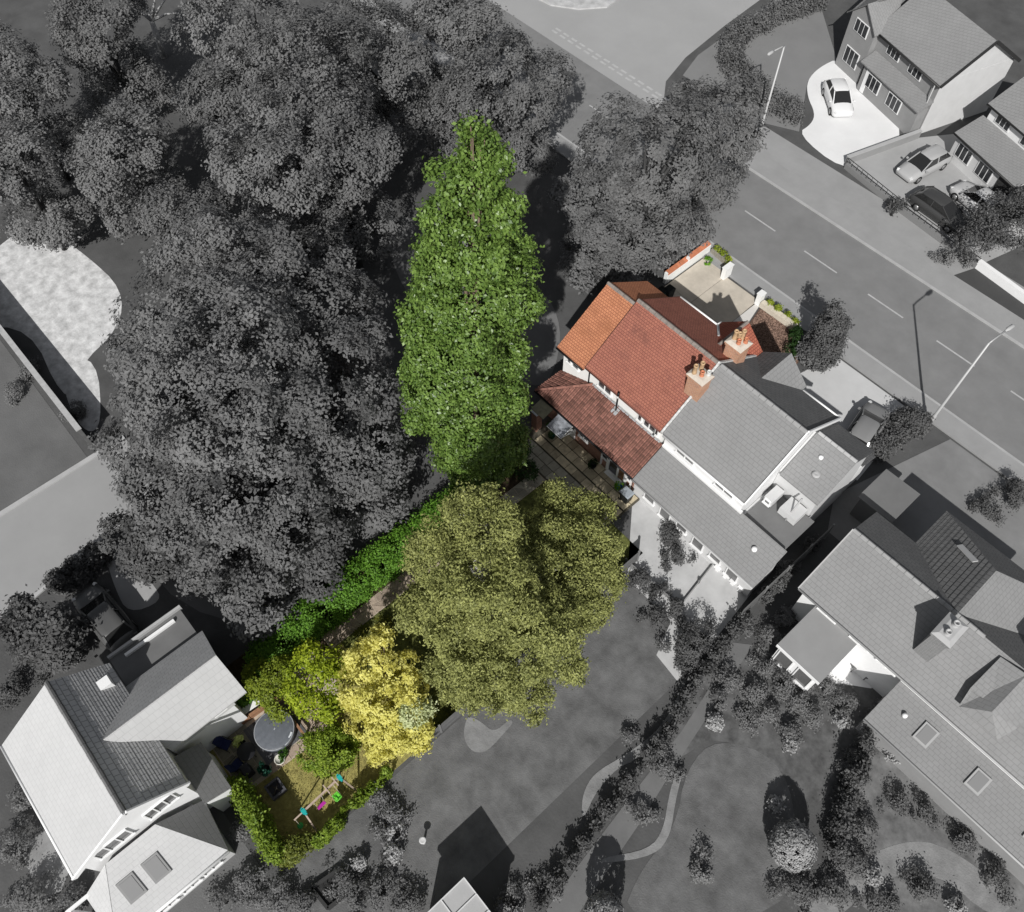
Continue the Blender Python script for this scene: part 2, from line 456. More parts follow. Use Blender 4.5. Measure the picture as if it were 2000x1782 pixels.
# ================================================================== SETTING
soil_g = mat('ground_grey', .085, .95, var=.22, scale=.5, bump=.4, bscale=8)
lawn_g = mat('lawn_grey', .125, .95, var=.34, scale=.8, bump=.5, bscale=14)
lawn_g2 = mat('lawn_grey_pale', .13, .95, var=.15, scale=.4, bump=.5, bscale=14)
asph = mat('asphalt', .195, .9, var=.12, scale=.5, bump=.2, bscale=30)
asph2 = mat('asphalt_pale', .33, .9, var=.06, scale=.2, bump=.2, bscale=30)
asph_d = mat('asphalt_dark', .06, .9, var=.1, scale=.4)
pave_g = mat('pavement_grey', .29, .9, var=.08, scale=.6, bump=.2, bscale=12)
kerb_m = mat('kerb_grey', .38, .85, var=.1, scale=1)
paint_m = mat('road_paint', .42, .7, var=.15, scale=3)
conc_w = mat('concrete_white', .72, .85, var=.05, scale=.5)
conc_g = mat('concrete_grey', .34, .9, var=.08, scale=.5)
conc_p = mat('concrete_pale', .5, .85, var=.07, scale=.5)
gravel_w = mat('gravel_white', .55, .95, var=.35, scale=1.6, bump=.4, bscale=10)
gravel_p = mat('gravel_pale', .22, .95, var=.25, scale=1.2, bump=.4, bscale=12)
bark_g = mat('bark_grey', .05, .9, var=.2, scale=5)
bark_pale = mat('bark_pale_grey', .3, .85, var=.2, scale=5)

def soft(p, n=2):
    for _ in range(n):
        p = [tuple(a_ + (b_ - a_) * k for a_, b_ in zip(u, v)) for u, v in zip(p, p[1:] + p[:1]) for k in (.25, .75)]
    return p
sheet('ground', [(-700, -700), (700, -700), (700, 700), (-700, 700)], 0, soil_g)
road = sheet('road', [(-150, 17.3), (150, 17.3), (150, 25.2), (-150, 25.2)], .006, asph)
d0, d1 = P(1455, 412), P(1565, 495)
per = d1.x - d0.x
for i in range(-8, 9):
    x = d0.x + per * i
    b = MB(); b.add([(x, d0.y - .06, .012), (x + per * .52, d0.y - .06, .012), (x + per * .52, d0.y + .06, .012), (x, d0.y + .06, .012)], [(0, 1, 2, 3)])
    b.build('lane_dash', paint_m, road)
for x in np.arange(-31, -17.5, 1.0):
    for yy in (26.3, 26.75):
        b = MB(); b.add([(x, yy - .11, .02), (x + .65, yy - .11, .02), (x + .65, yy + .11, .02), (x, yy + .11, .02)], [(0, 1, 2, 3)])
        b.build('give_way_dash', paint_m, road)
sheet('side_road', [(-40, 25.2), (-15.5, 25.2), (-17.6, 26.2), (-19.4, 28.4), (-20.5, 32), (-21.3, 38), (-22, 46), (-24, 75), (-60, 75), (-52, 45), (-46, 31)], .01, asph2)
b = MB(); b.prism([(-15.4, 25.35), (150, 25.35), (150, 27.3), (-16.4, 27.3)], 0, .1); b.build('pavement', pave_g, kind='structure')
b = MB(); b.bx(-15.4, 150, 25.2, 25.348, 0, .115); b.build('kerb', kerb_m, kind='structure')
b = MB(); b.bx(-150, 150, 15.75, 17.15, 0, .1); b.build('pavement', pave_g, kind='structure')
b = MB(); b.bx(-150, 150, 17.152, 17.3, 0, .115); b.build('kerb', kerb_m, kind='structure')
sheet('verge', [(-15.8, 27.35), (60, 27.35), (60, 30), (-15, 30)], .02, mat('verge_grey', .29, .95, var=.1, scale=.4))
sheet('verge', [(-19, 30.02), (-11, 30.02), (-8, 31.5), (-11.5, 37), (-11.5, 41), (-17, 46), (-21, 46), (-20, 33)], .02, mat('lawn_grey_mid', .2, .95, var=.08, scale=.3))
# traffic island at the far end of the side road
isl = PL([(1040, -6), (1075, 12), (1130, 20), (1185, 16), (1215, -4), (1160, -30), (1080, -30)])
b = MB(); b.prism([(p[0], p[1]) for p in isl], .011, .13); b.build('traffic_island', mat('island_stone', .45, .9, var=.25, scale=1.5), kind='structure')

# top right drives
sheet('driveway', soft(PL([(1556, 262), (1645, 334), (1700, 312), (1775, 268), (1700, 180), (1642, 112), (1600, 132), (1576, 158), (1577, 190), (1592, 222), (1585, 243)])), .024, conc_w)
sheet('forecourt', PL([(1650, 326), (1745, 405), (1905, 522), (2020, 470), (2080, 420), (1960, 340), (1868, 262), (1775, 272)]), .03, conc_g)
sheet('side_drive', PL([(1812, 556), (1905, 524), (2100, 660), (2100, 760), (1955, 640)]), .034, asph_d)
# pair-house front
sheet('driveway', [(7.0, 12.6), (7.6, 15.6), (13.2, 15.6), (13.9, 13), (14.3, 9), (10, 8.3), (6.6, 8.3)], .024, conc_p)
sheet('forecourt', [(14.0, 7.2), (16.3, 15.6), (24, 15.6), (24, 5), (15.2, 5)], .02, mat('forecourt_grey', .2, .9, var=.15, scale=.5))
# back gardens in grey
sheet('patio', PL([(1236, 966), (1482, 1140), (1400, 1245), (1318, 1268), (1334, 1318), (1322, 1330), (1282, 1280), (1310, 1215), (1225, 1130)]), .02, mat('patio_pale', .46, .9, var=.14, scale=.8))
sheet('lawn', [(9.3, -5.0), (15.4, -7), (15.4, -30), (9.3, -36)], .012, lawn_g)
sheet('lawn', [(9.3, -36), (9.3, -29), (-1, -29.2), (-1, -33)], .012, lawn_g2)
sheet('alley_path', PL([(1430, 1255), (1395, 1330), (1330, 1430), (1240, 1545), (1130, 1690), (1050, 1800), (1120, 1800), (1180, 1710), (1255, 1600), (1310, 1510), (1385, 1395), (1470, 1260)]), .016, mat('alley_grey', .15, .95, var=.12, scale=.8))
sheet('garden_path', soft(PL([(1336, 1318), (1330, 1350), (1290, 1425), (1220, 1476), (1160, 1510), (1138, 1550), (1136, 1592), (1142, 1596), (1162, 1550), (1205, 1500), (1245, 1484), (1305, 1425), (1338, 1350)])), .02, gravel_p)
sheet('garden_path', soft(PL([(1322, 1495), (1305, 1560), (1296, 1620), (1268, 1660), (1172, 1676), (1178, 1688), (1280, 1672), (1310, 1630), (1318, 1570), (1335, 1500)])), .02, gravel_p)
sheet('garden_path', soft(PL([(905, 1440), (918, 1466), (940, 1472), (958, 1462), (985, 1432), (1003, 1412), (996, 1404), (965, 1432), (940, 1410), (915, 1398), (908, 1415)])), .02, gravel_p)
sheet('lawn', soft(PL([(1400, 1440), (1340, 1500), (1318, 1620), (1250, 1700), (1210, 1800), (1540, 1800), (1560, 1600), (1520, 1480)])), .014, lawn_g)
sheet('garden_bed', soft(PL([(1340, 1260), (1440, 1290), (1560, 1260), (1720, 1330), (1690, 1420), (1600, 1600), (1530, 1500), (1400, 1435), (1330, 1480), (1290, 1500)])), .012, mat('bed_soil', .1, .95, var=.5, scale=1.3))
sheet('patio', PL([(1560, 1290), (1700, 1260), (1760, 1335), (1700, 1345), (1640, 1335), (1600, 1345)]), .018, conc_w)
sheet('garden_bed', soft(PL([(1700, 1440), (1660, 1570), (1640, 1800), (2100, 1900), (2100, 1750), (1850, 1560)])), .012, mat('bed_soil_pale', .15, .95, var=.5, scale=.9))
sheet('garden_path', soft(PL([(1560, 1780), (1640, 1700), (1760, 1640), (1850, 1650), (1990, 1760), (1940, 1800), (1830, 1700), (1700, 1720), (1640, 1800)])), .018, gravel_p)
# left side
sheet('yard', soft(PL([(-60, 640), (-20, 480), (85, 440), (170, 500), (240, 565), (235, 640), (150, 720), (170, 770), (120, 780), (60, 640)])), .012, gravel_w)
sheet('yard', soft(PL([(120, 700), (190, 700), (200, 830), (170, 850), (130, 790)])), .014, gravel_w)
sheet('close_road', [(-17.6, -70), (-17.6, -22.2), (-13.0, -22.2), (-11.4, -33), (-10.6, -70)], .012, mat('close_asphalt', .3, .9, var=.06, scale=.3))
b = MB(); b.bx(-17.9, -17.6, -70, -22.2, 0, .1); b.build('kerb', mat('kerb_pale', .4, .85, var=.1, scale=1), kind='structure')
b = MB(); b.slab([(-12.98, -22.2, .1), (-12.75, -22.2, .1), (-11.15, -33, .1), (-10.35, -70, .1), (-10.58, -70, .1), (-11.38, -33, .1)], .1); b.build('kerb', mat('kerb_pale', .4), kind='structure')
sheet('verge', [(-60, -70), (-18, -70), (-18, -24.6), (-60, -24.9)], .014, lawn_g2)
sheet('driveway', soft(PL([(205, 1085), (232, 1078), (300, 1140), (318, 1175), (250, 1200), (225, 1150)])), .016, mat('drive_pale', .34, .9, var=.1, scale=.8))
sheet('patio', PL([(40, 1660), (90, 1620), (140, 1690), (120, 1740), (80, 1760)]), .014, mat('patio_mid', .25, .9, var=.3, scale=1))
sheet('grass_track', soft(PL([(800, 400), (1060, 560), (1100, 640), (1080, 740), (1040, 760), (900, 700), (780, 560), (760, 470)])), .01, mat('track_grey', .15, .95, var=.15, scale=.4))
sheet('grass_track', soft(PL([(850, 940), (700, 1100), (480, 1250), (250, 1110), (420, 960)])), .01, mat('track_grey', .11))

# ------------------------------------------------------------------ the plot in colour: ground
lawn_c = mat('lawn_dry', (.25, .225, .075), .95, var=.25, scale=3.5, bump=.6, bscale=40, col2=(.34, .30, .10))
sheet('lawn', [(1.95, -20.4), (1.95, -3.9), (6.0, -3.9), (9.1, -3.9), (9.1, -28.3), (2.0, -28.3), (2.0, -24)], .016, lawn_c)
sheet('lawn', [(1.95, -19.8), (1.95, -3.9), (9.1, -3.9), (9.1, -19.8)], .020, mat('lawn_mossy_shade', (.075, .085, .022), .95, var=.35, scale=2.5, bump=.6, bscale=40, col2=(.12, .13, .035)))  # mossy upper lawn; the birch's shade is put into its dark green
soil_c = mat('soil_brown', (.05, .035, .02), .95, var=.4, scale=4, bump=.6, bscale=20)
sheet('garden_bed', [(-1.0, -28.3), (1.99, -28.3), (1.99, -20.4), (1.0, -20.4), (1.0, -3.9), (-1.0, -3.9)], .014, soil_c)
flag_m = mat('flagstone', (.50, .43, .30), .85, var=.25, scale=3, bump=.3, bscale=18, rand=.3)
flag_d = mat('flagstone_grey', (.33, .31, .25), .85, var=.2, scale=3, bump=.3, bscale=18, rand=.25)
joint_m = mat('paving_joint', (.09, .08, .06), .95, var=.3, scale=6)
mort_m = mat('path_mortar', (.45, .38, .30), .95, var=.15, scale=6)
# terrace behind the house: a raised strip of flags along the wall, then a step, then the lower flags
terr = MB(); terr.bx(-1.2, 6.6, -2.85, -1.6, 0, .14).bx(-1.2, 6.6, -3.45, -2.852, 0, .07)
terr = terr.build('terrace', joint_m, kind='structure')
def flag_row(x0, x1, y0, y1, z, lens, m, th=.035, gap=.03):
    x = x0; i = 0
    while x < x1 - .15:
        L = min(lens[i % len(lens)], x1 - x); i += 1
        b = MB(); t = rnd.uniform(-.006, .006); k = gap / 2
        b.slab([(x + k, y0 + k, z + th + t), (x + L - k, y0 + k, z + th - t), (x + L - k, y1 - k, z + th + t), (x + k, y1 - k, z + th + t)], th + .01)
        b.build('flagstone', m, terr, bevel=.006)
        x += L
flag_row(-.5, 6.5, -2.22, -1.62, .14, [.62, .9, .5, .75], flag_m)
flag_row(-.55, 6.5, -2.85, -2.25, .14, [.8, .55, .7, .62, .9], flag_m)
flag_row(-.6, 6.5, -3.43, -2.9, .07, [.6, .75, .5, .85], flag_m)
lowb = MB(); lowb.bx(-1.0, 6.6, -4.8, -3.452, 0, .03); lowb.build('terrace_bed', joint_m, kind='structure')
flag_row(-.9, 6.5, -4.08, -3.5, .03, [.7, .58, .85, .6], flag_d)
flag_row(-.3, 6.5, -4.7, -4.1, .03, [.6, .8, .65], flag_d)

def crazy(parent, cells, m, h, seed=3):
    for poly in cells:
        c = Vector((sum(p[0] for p in poly) / len(poly), sum(p[1] for p in poly) / len(poly)))
        b = MB(); t = rnd.uniform(-.006, .006)
        sh = [(c.x + (p[0] - c.x) * .9, c.y + (p[1] - c.y) * .9, h + t) for p in poly]
        b.slab(sh, .03); b.build('paving_stone', m, parent)
def jitter_cells(x0, x1, y0, y1, nx, ny, seed, j=.3):
    g = random.Random(seed); dx, dy = (x1 - x0) / nx, (y1 - y0) / ny
    pt = {}
    for i in range(nx + 1):
        for k in range(ny + 1):
            ex = 0 if i in (0, nx) else 1; ey = 0 if k in (0, ny) else 1
            pt[i, k] = (x0 + dx * (i + ex * g.uniform(-j, j)), y0 + dy * (k + ey * g.uniform(-j, j)))
    cells = []
    for i in range(nx):
        for k in range(ny):
            q = [pt[i, k], pt[i + 1, k], pt[i + 1, k + 1], pt[i, k + 1]]
            r = g.random()
            if r < .3: cells += [[q[0], q[1], q[2]], [q[0], q[2], q[3]]]
            elif r < .55:
                m_ = ((q[0][0] + q[1][0]) / 2, (q[0][1] + q[1][1]) / 2); n_ = ((q[2][0] + q[3][0]) / 2 + dx * .15, (q[2][1] + q[3][1]) / 2)
                cells += [[q[0], m_, n_, q[3]], [m_, q[1], q[2], n_]]
            else: cells.append(q)
    return cells
stone_c = mat('path_stone', (.30, .24, .19), .9, var=.2, scale=4, bump=.25, bscale=20, rand=.3)
stone_p = mat('patio_stone_pink', (.42, .33, .26), .9, var=.18, scale=4, bump=.25, bscale=20, rand=.22)
path = sheet('garden_path', [(1.0, -20.4), (1.93, -20.4), (1.93, -4.8), (1.0, -4.8)], .02, mort_m)
crazy(path, jitter_cells(1.02, 1.91, -20.3, -12, 2, 17, 5), stone_c, .038)
crazy(path, jitter_cells(1.02, 1.91, -7.5, -4.85, 2, 6, 6), flag_d, .038)
tub_pave = sheet('patio', [(.6, -27.9), (5.1, -27.9), (5.35, -24.2), (5.0, -22.0), (2.0, -20.4), (.8, -22)], .022, mort_m)
crazy(tub_pave, jitter_cells(2.2, 5.2, -24.3, -22.1, 7, 5, 9, .34), stone_p, .042)
crazy(tub_pave, jitter_cells(.75, 1.55, -27.8, -23.4, 2, 9, 10), stone_p, .042)
grey_flag = mat('flag_mossy', (.24, .22, .17), .9, var=.25, scale=3, bump=.3, bscale=18, rand=.2)
for i in range(5):
    for k in range(3):
        x0, y0 = 1.85 + i * .62, -27.85 + k * .62
        if x0 > 4.6: continue
        b = MB(); b.slab([(x0 + .012, y0 + .012, .045), (x0 + .6, y0 + .012, .042), (x0 + .6, y0 + .6, .045), (x0 + .012, y0 + .6, .048)], .02)
        b.build('paving_slab', grey_flag, tub_pave)
for i in range(4):
    y0 = -26.4 + i * .62
    b = MB(); b.slab([(4.78, y0 + .015, .046), (5.2, y0 + .015, .046), (5.2, y0 + .6, .046), (4.78, y0 + .6, .046)], .02)
    b.build('paving_slab', stone_p, tub_pave)

# driveway in colour
dr = sheet('driveway', [(-3.95, 8.2), (-3.95, 15.9), (-2.9, 16.3), (-1.9, 15.6), (1.25, 15.6), (1.35, 13.2), (3.4, 11.2), (3.4, 8.2)], .02, joint_m)
slab_m = mat('drive_concrete', (.50, .45, .38), .9, var=.16, scale=.9, bump=.15, bscale=14, rand=.06, detail=9)
slab_w = mat('path_concrete', (.60, .58, .55), .9, var=.06, scale=1)
for poly, mm in (([(-3.9, 8.3), (-1.72, 8.3), (-1.72, 12.0), (-3.9, 12.0)], slab_m), ([(-3.9, 12.02), (-1.72, 12.02), (-1.72, 15.55), (-2.9, 16.2), (-3.9, 15.85)], slab_m),
                 ([(-1.69, 8.3), (.6, 8.3), (.6, 12.0), (-1.69, 12.0)], slab_m), ([(-1.69, 12.03), (1.27, 12.03), (1.27, 13.2), (1.2, 15.55), (-1.69, 15.55)], slab_m),
                 ([(.63, 8.3), (3.35, 8.3), (3.35, 11.2), (1.6, 12.0), (.63, 12.0)], slab_w), ([(1.3, 12.05), (1.75, 11.98), (2.6, 11.55), (1.6, 15.2), (1.3, 15.2)], slab_w)):
    b = MB(); b.slab([(p[0], p[1], .045) for p in poly], .03); b.build('concrete_slab', mm, dr)
gb = sheet('gravel_bed', [(1.75, 15.1), (2.75, 11.0), (6.6, 11.0), (6.4, 13.4), (4.4, 15.2)], .03, mat('chip_base', (.12, .075, .055), .95, var=.4, scale=6, bump=.6, bscale=30))
chip = MB()
for i in range(2600):
    u, v = rnd.random(), rnd.random()
    y = 11.1 + 4.0 * v; xa = 2.75 + (1.75 - 2.75) * (y - 11) / 4.1; xb = 6.4 if y < 13.4 else 6.4 + (4.4 - 6.4) * (y - 13.4) / 1.8
    x = xa + .1 + (xb - xa - .2) * u; s_ = rnd.uniform(.03, .07); a = rnd.uniform(0, 6.28)
    v_ = [(x + s_ * math.cos(a + k * 2.1), y + s_ * math.sin(a + k * 2.1), .035 + (.02 if k else .05)) for k in range(3)]
    chip.add(v_ + [(x, y, .09)], [(0, 1, 3), (1, 2, 3), (2, 0, 3)])
chip.build('gravel_chips', mat('gravel_brown', (.26, .17, .13), .9, var=.45, scale=20), gb, kind='stuff')
# dry grass in the sunny part of the lawn
gl = MB()
for i in range(9000):
    x, y = rnd.uniform(4.9, 8.7), rnd.uniform(-27.6, -21.5)
    h_ = rnd.uniform(.03, .07); a = rnd.uniform(0, 6.28); dx, dy = .012 * math.cos(a), .012 * math.sin(a)
    ox, oy = rnd.uniform(-.03, .03), rnd.uniform(-.03, .03)
    gl.add([(x - dx, y - dy, .016), (x + dx, y + dy, .016), (x + ox, y + oy, .016 + h_)], [(0, 1, 2)])
tag(gl.build('grass', mat('grass_blades', (.28, .23, .08), .9, var=.3, scale=4)), 'short dry grass growing on the small sunlit lawn by the swing', 'grass', kind='stuff')

# ================================================================== HOUSES
roof_red = brick_mat('tiles_red', (.37, .148, .104), (.31, .12, .088), (.15, .055, .04), .17, .13, None, var=.14, vscale=1.1, gap=.012, bump=.5, stain=(.13, .055, .045))
roof_or = brick_mat('tiles_orange', (.50, .215, .115), (.42, .175, .095), (.2, .07, .04), .17, .13, None, var=.12, vscale=1.2, gap=.012, bump=.5, stain=(.30, .12, .06))
roof_red_y = brick_mat('tiles_red_y', (.40, .13, .085), (.34, .11, .07), (.16, .05, .035), .17, .13, 'y', var=.14, vscale=1.1, bump=.5)
brick_x = brick_mat('brick_x', (.36, .15, .10), (.26, .10, .07), (.40, .33, .27), .225, .075, 'wx', var=.2)
brick_y = brick_mat('brick_y', (.36, .15, .10), (.26, .10, .07), (.40, .33, .27), .225, .075, 'wy', var=.2)
brick_ch = brick_mat('brick_chimney', (.52, .25, .14), (.40, .18, .11), (.48, .40, .32), .225, .075, 'wx', var=.2)
render_w = mat('render_white', (.82, .82, .80), .8, var=.04, scale=1.5)
lead = mat('lead_grey', (.34, .35, .36), .6, var=.2, scale=4)
ridge_m = mat('ridge_mortar_grey', (.23, .20, .18), .9, var=.3, scale=5)
mortar_w = mat('mortar_pale', (.56, .50, .43), .9, var=.12, scale=4)
pot_buff = mat('pot_buff', (.46, .31, .18), .8, var=.2, scale=6)
pot_terr = mat('pot_terracotta', (.52, .20, .11), .8, var=.15, scale=6)
pot_white = mat('pot_pale', (.6, .6, .58), .7, var=.1, scale=5)
black_pl = mat('black_plastic', (.012, .012, .013), .4)
dark_metal = mat('dark_metal', (.03, .03, .03), .5)

# ---- the house in colour
A = thing('house', 'red-roofed white rendered house, the only building shown in full colour', 'house', (0, 0, 0))
gable_walls(A, .05, 5.88, .28, 7.6, 5.05, 7.6, 'x', render_w, ridge=3.85)
gable_walls(A, -2.05, .04, .2, 7.15, 4.95, 7.15, 'x', render_w, ridge=3.7)
r1 = roof(A, [(-.06, -.02, 5.0), (5.9, -.02, 5.0), (5.9, 3.84, 7.8), (-.06, 3.84, 7.8)], roof_red, .13)
r2 = roof(A, [(-.06, 3.85, 7.8), (5.9, 3.85, 7.8), (5.9, 7.92, 5.0), (-.06, 7.92, 5.0)], roof_red, .13)
r3 = roof(A, [(-2.3, -.15, 4.9), (-.065, -.15, 4.9), (-.065, 3.71, 7.5), (-2.3, 3.71, 7.5)], roof_or, .13, label='orange roof slope of the lower end bay')
r4 = roof(A, [(-2.3, 3.72, 7.5), (-.065, 3.72, 7.5), (-.065, 7.45, 4.95), (-2.3, 7.45, 4.95)], roof_or, .13, label='orange roof slope of the lower end bay')
ridge_cap(r1, (-.06, 3.845, 7.83), (5.9, 3.845, 7.83), ridge_m, 13, .13)
ridge_cap(r3, (-2.3, 3.715, 7.53), (-.1, 3.715, 7.53), ridge_m, 5, .12)
# barge board where the higher roof starts
b = MB(); b.beam((-.075, -.05, 4.93), (-.075, 3.85, 7.74), .02, .16); b.beam((-.075, 3.85, 7.74), (-.075, 7.95, 4.93), .02, .16); b.build('barge_board', mat('barge_dark', (.10, .045, .035), .8), A)
gutter(A, (-.02, -.05, 4.92), (5.88, -.05, 4.92), mat('gutter_brown', (.12, .06, .05), .5), .04); gutter(A, (-2.3, -.22, 4.83), (-.1, -.22, 4.83), black_pl)
gutter(A, (-.05, 8.0, 4.95), (2.95, 8.0, 4.95), white_paint, .075)
downpipe(A, (.12, .18, 4.85), (.12, .18, 3.3), black_pl)
b = MB(); b.slab([(5.9, -.1, 5.09), (6.02, -.1, 5.09), (6.02, 3.85, 7.94), (5.9, 3.85, 7.94)], .12); b.slab([(5.9, 3.86, 7.94), (6.02, 3.86, 7.94), (6.02, 7.9, 5.09), (5.9, 7.9, 5.09)], .12)
b.build('party_wall_flashing', mat('flashing_pale', (.55, .55, .54), .7, var=.35, scale=6), A)
# front wing
gw = gable_walls(A, 3.1, 6.0, 5.9, 8.1, 5.0, 6.35, 'y', render_w, ridge=4.55)
w1 = roof(A, [(2.95, 7.93, 4.98), (4.55, 5.75, 6.48), (4.55, 8.35, 6.48), (2.95, 8.35, 4.98)], roof_red_y, .1)
w2 = roof(A, [(4.56, 5.75, 6.48), (6.03, 6.3, 5.1), (6.03, 8.35, 5.1), (4.56, 8.35, 6.48)], roof_red_y, .1)
ridge_cap(w1, (4.555, 5.8, 6.5), (4.555, 8.3, 6.5), ridge_m, 6, .1)
b = MB(); b.beam((2.93, 8.0, 5.02), (3.9, 6.72, 5.9), .14, .03); b.build('valley_lead', mat('lead_white', (.6, .6, .6), .6), A)
gutter(A, (2.9, 8.0, 4.95), (2.9, 8.35, 4.93), white_paint, .07)
# chimneys on the party wall
pots1 = [(-.28, -.2, .7, 0, .125), (-.18, .22, .68, 0, .125), (.1, -.05, .4, 1, .12), (.3, .26, .35, 2, .12)]
k1 = P(1368, 733, 8.05)
chimney(A, k1.x, k1.y, 5.6, 8.05, .95, .8, brick_ch, mortar_w, pots1, [pot_buff, pot_terr, pot_white])
pots2 = [(-.3, -.05, .7, 0, .125), (-.02, .26, .74, 0, .125), (.28, .18, .4, 1, .12), (.08, -.16, .36, 1, .12), (-.1, .03, .64, 0, .115)]
k2 = P(1443, 669, 7.95)
chimney(A, k2.x, k2.y, 5.6, 7.95, .95, .85, brick_ch, mortar_w, pots2, [pot_buff, pot_terr, pot_white])
# rear upper windows
for (cx, wd, cols) in ((1.35, 1.1, 2), (4.15, .35, 1), (4.9, .9, 2), (5.45, .3, 1)): window(A, (cx, .28, 4.2), 'y', -1, wd, .7, cols, 1)
for (cx, wd) in ((-1.55, .35), (-1.0, .55)): window(A, (cx, .2, 4.1), 'y', -1, wd, .7, 1, 1)
window(A, (1.5, 7.6, 3.9), 'y', 1, 1.4, 1.1, 3, 1); window(A, (1.5, 7.6, 1.5), 'y', 1, 1.8, 1.3, 3, 1); window(A, (4.55, 8.1, 4.0), 'y', 1, 1.5, 1.1, 3, 1); window(A, (4.55, 8.1, 1.4), 'y', 1, 1.7, 1.3, 3, 1)
# lean-to across the back: brick wall, tiled roof built tile by tile
b = MB(); b.bx(-1.75, 5.95, -1.55, .25, 0, 2.45); b.build('lean_to_wall', brick_x, A)
lt = MB()
E0, E1, T0 = (-2.15, -2.0, 2.4), (6.08, -2.0, 2.4), 3.62
K = (.45, .2, T0)
lt.slab([E0, E1, (6.08, .2, T0), K], .05); lt.slab([E0, K, (-2.15, .2, 2.42)], .05)
LT = lt.build('lean_to_roof', mat('tile_underlay', (.03, .016, .013), .9), A)
tile_m = mat('tile_brown', (.145, .066, .052), .85, var=.25, scale=3, bump=.3, bscale=14, rand=.34, col2=(.22, .105, .08))
def tile_mesh(wd, ln):
    b = MB(); n = 4; ring = [0, .02, .004, .05, .01]
    v = []
    for j in (0, 1):
        for i in range(n + 1):
            v.append((wd * (i / n - .5), ln * (j - .5), ring[i] + (.045 if j == 0 else .0)))
    for i in range(n + 1): v.append((wd * (i / n - .5), -ln * .5, ring[i] - .012))
    b.add(v, [(i, i + 1, i + n + 2, i + n + 1) for i in range(n)] + [(i, i + 2 * n + 2, i + 2 * n + 3, i + 1) for i in range(n)])
    me = bpy.data.meshes.new('roof_tile'); me.from_pydata(b.v, [], b.f); me.materials.append(tile_m); return me
run = math.hypot(2.2, T0 - 2.4); pitch = math.atan2(T0 - 2.4, 2.2)
NR, TW = 9, .285
TL = run / NR
tm = tile_mesh(TW * .93, TL * 1.06)
NRM = Vector((0, -math.sin(pitch), math.cos(pitch)))
cnt = 0
for r_ in range(NR):
    k = (r_ + .5) / NR
    yc, zc = -2.0 + 2.2 * k, 2.4 + (T0 - 2.4) * k
    xl = E0[0] + (K[0] - E0[0]) * k
    i = 0; x = 6.08 - TW / 2
    while x > xl + TW * .3:
        o = link('roof_tile', tm, LT)
        o.location = (x, yc, zc + .022 + rnd.uniform(-.002, .004)); o.rotation_euler = (pitch + rnd.uniform(-.015, .015), rnd.uniform(-.012, .012), rnd.uniform(-.012, .012))
        x -= TW; cnt += 1
# tiles of the hipped end
hd = math.hypot(2.6, T0 - 2.4); hp = math.atan2(T0 - 2.4, 2.6)
for r_ in range(9):
    k = (r_ + .5) / 9
    xc, zc = -2.15 + 2.6 * k, 2.4 + (T0 - 2.4) * k
    ylo = -2.0 + 2.2 * k; y = .2 - TW / 2
    while y > ylo + TW * .3:
        o = link('roof_tile', tm, LT); o.location = (xc, y, zc + .022); o.rotation_euler = (hp, 0, -math.pi / 2); o.scale = (1, 1.02, 1)
        y -= TW; cnt += 1
ridge_cap(LT, (-2.15, -2.0, 2.44), (.45, .2, T0 + .04), tile_m, 9, .09, 'hip_tile')
b = MB()
for i in range(22):
    x = .6 + i * .245; b.box((x, .17, T0 + .035 + .012 * (i % 2)), (.235, .1, .02), rx=.4)
b.build('lead_flashing', lead, LT)
gutter(A, (-2.15, -2.06, 2.36), (6.08, -2.06, 2.36), black_pl)
# flue pipe
fp = MB(); fp.tube([(2.62, -.05, 3.4), (2.62, -.05, 4.75)], .05, 10).tube([(2.62, -.05, 4.98), (2.62, -.05, 5.25)], .075, 10)
fl = fp.build('flue_pipe', black_pl, A)
b = MB(); b.tube([(2.62, -.05, 4.75), (2.62, -.05, 4.98)], .06, 10); b.build('flue_collar', white_paint, fl)
b = MB(); b.box((2.62, -.1, 3.52), (.42, .42, .03), rx=pitch); b.build('flue_plate', lead, fl)
# openings of the lean-to
window(A, (-.1, -1.55, 1.72), 'y', -1, .75, .9, 1, 1); window(A, (1.75, -1.55, 1.55), 'y', -1, .8, 1.0, 2, 2, fw=.07)
b = MB(); b.bx(.35, 1.05, -1.6, -1.55, .16, 2.1); dg = b.build('door', white_paint, A)
b = MB(); b.bx(.45, .95, -1.615, -1.601, 1.1, 1.95); b.build('pane', glass_grey, dg)
fd = MB()
for x0, x1 in ((3.30, 3.38), (3.78, 3.98), (4.62, 4.74), (5.2, 5.42), (5.7, 5.78)): fd.bx(x0, x1, -1.66, -1.55, .16, 2.2)
fd.bx(3.98, 4.62, -1.66, -1.55, .16, .3); fd.bx(4.74, 5.2, -1.66, -1.55, .16, .3); fd.bx(3.3, 5.78, -1.66, -1.55, 2.2, 2.3)
fd.bx(3.38, 3.78, -1.66, -1.55, .95, 1.08); fd.bx(5.42, 5.7, -1.66, -1.55, .95, 1.08); fd.bx(3.9, 5.3, -1.9, -1.662, .175, .21)
FD = fd.build('french_door', white_paint, A)
for x0, x1, z0 in ((3.38, 3.78, 1.08), (3.98, 4.62, .3), (4.74, 5.2, .3), (5.42, 5.7, 1.08)):
    b = MB(); b.bx(x0, x1, -1.6, -1.575, z0, 2.2); b.build('pane', glass_dark if x0 < 4.7 or x0 > 5.3 else mat('glass_brown', (.12, .06, .025), .12, spec=.6), FD)
b = MB(); b.beam((5.86, -1.6, .2), (5.86, -1.6, 2.3), .03); b.build('cable_pipe', dark_metal, A)
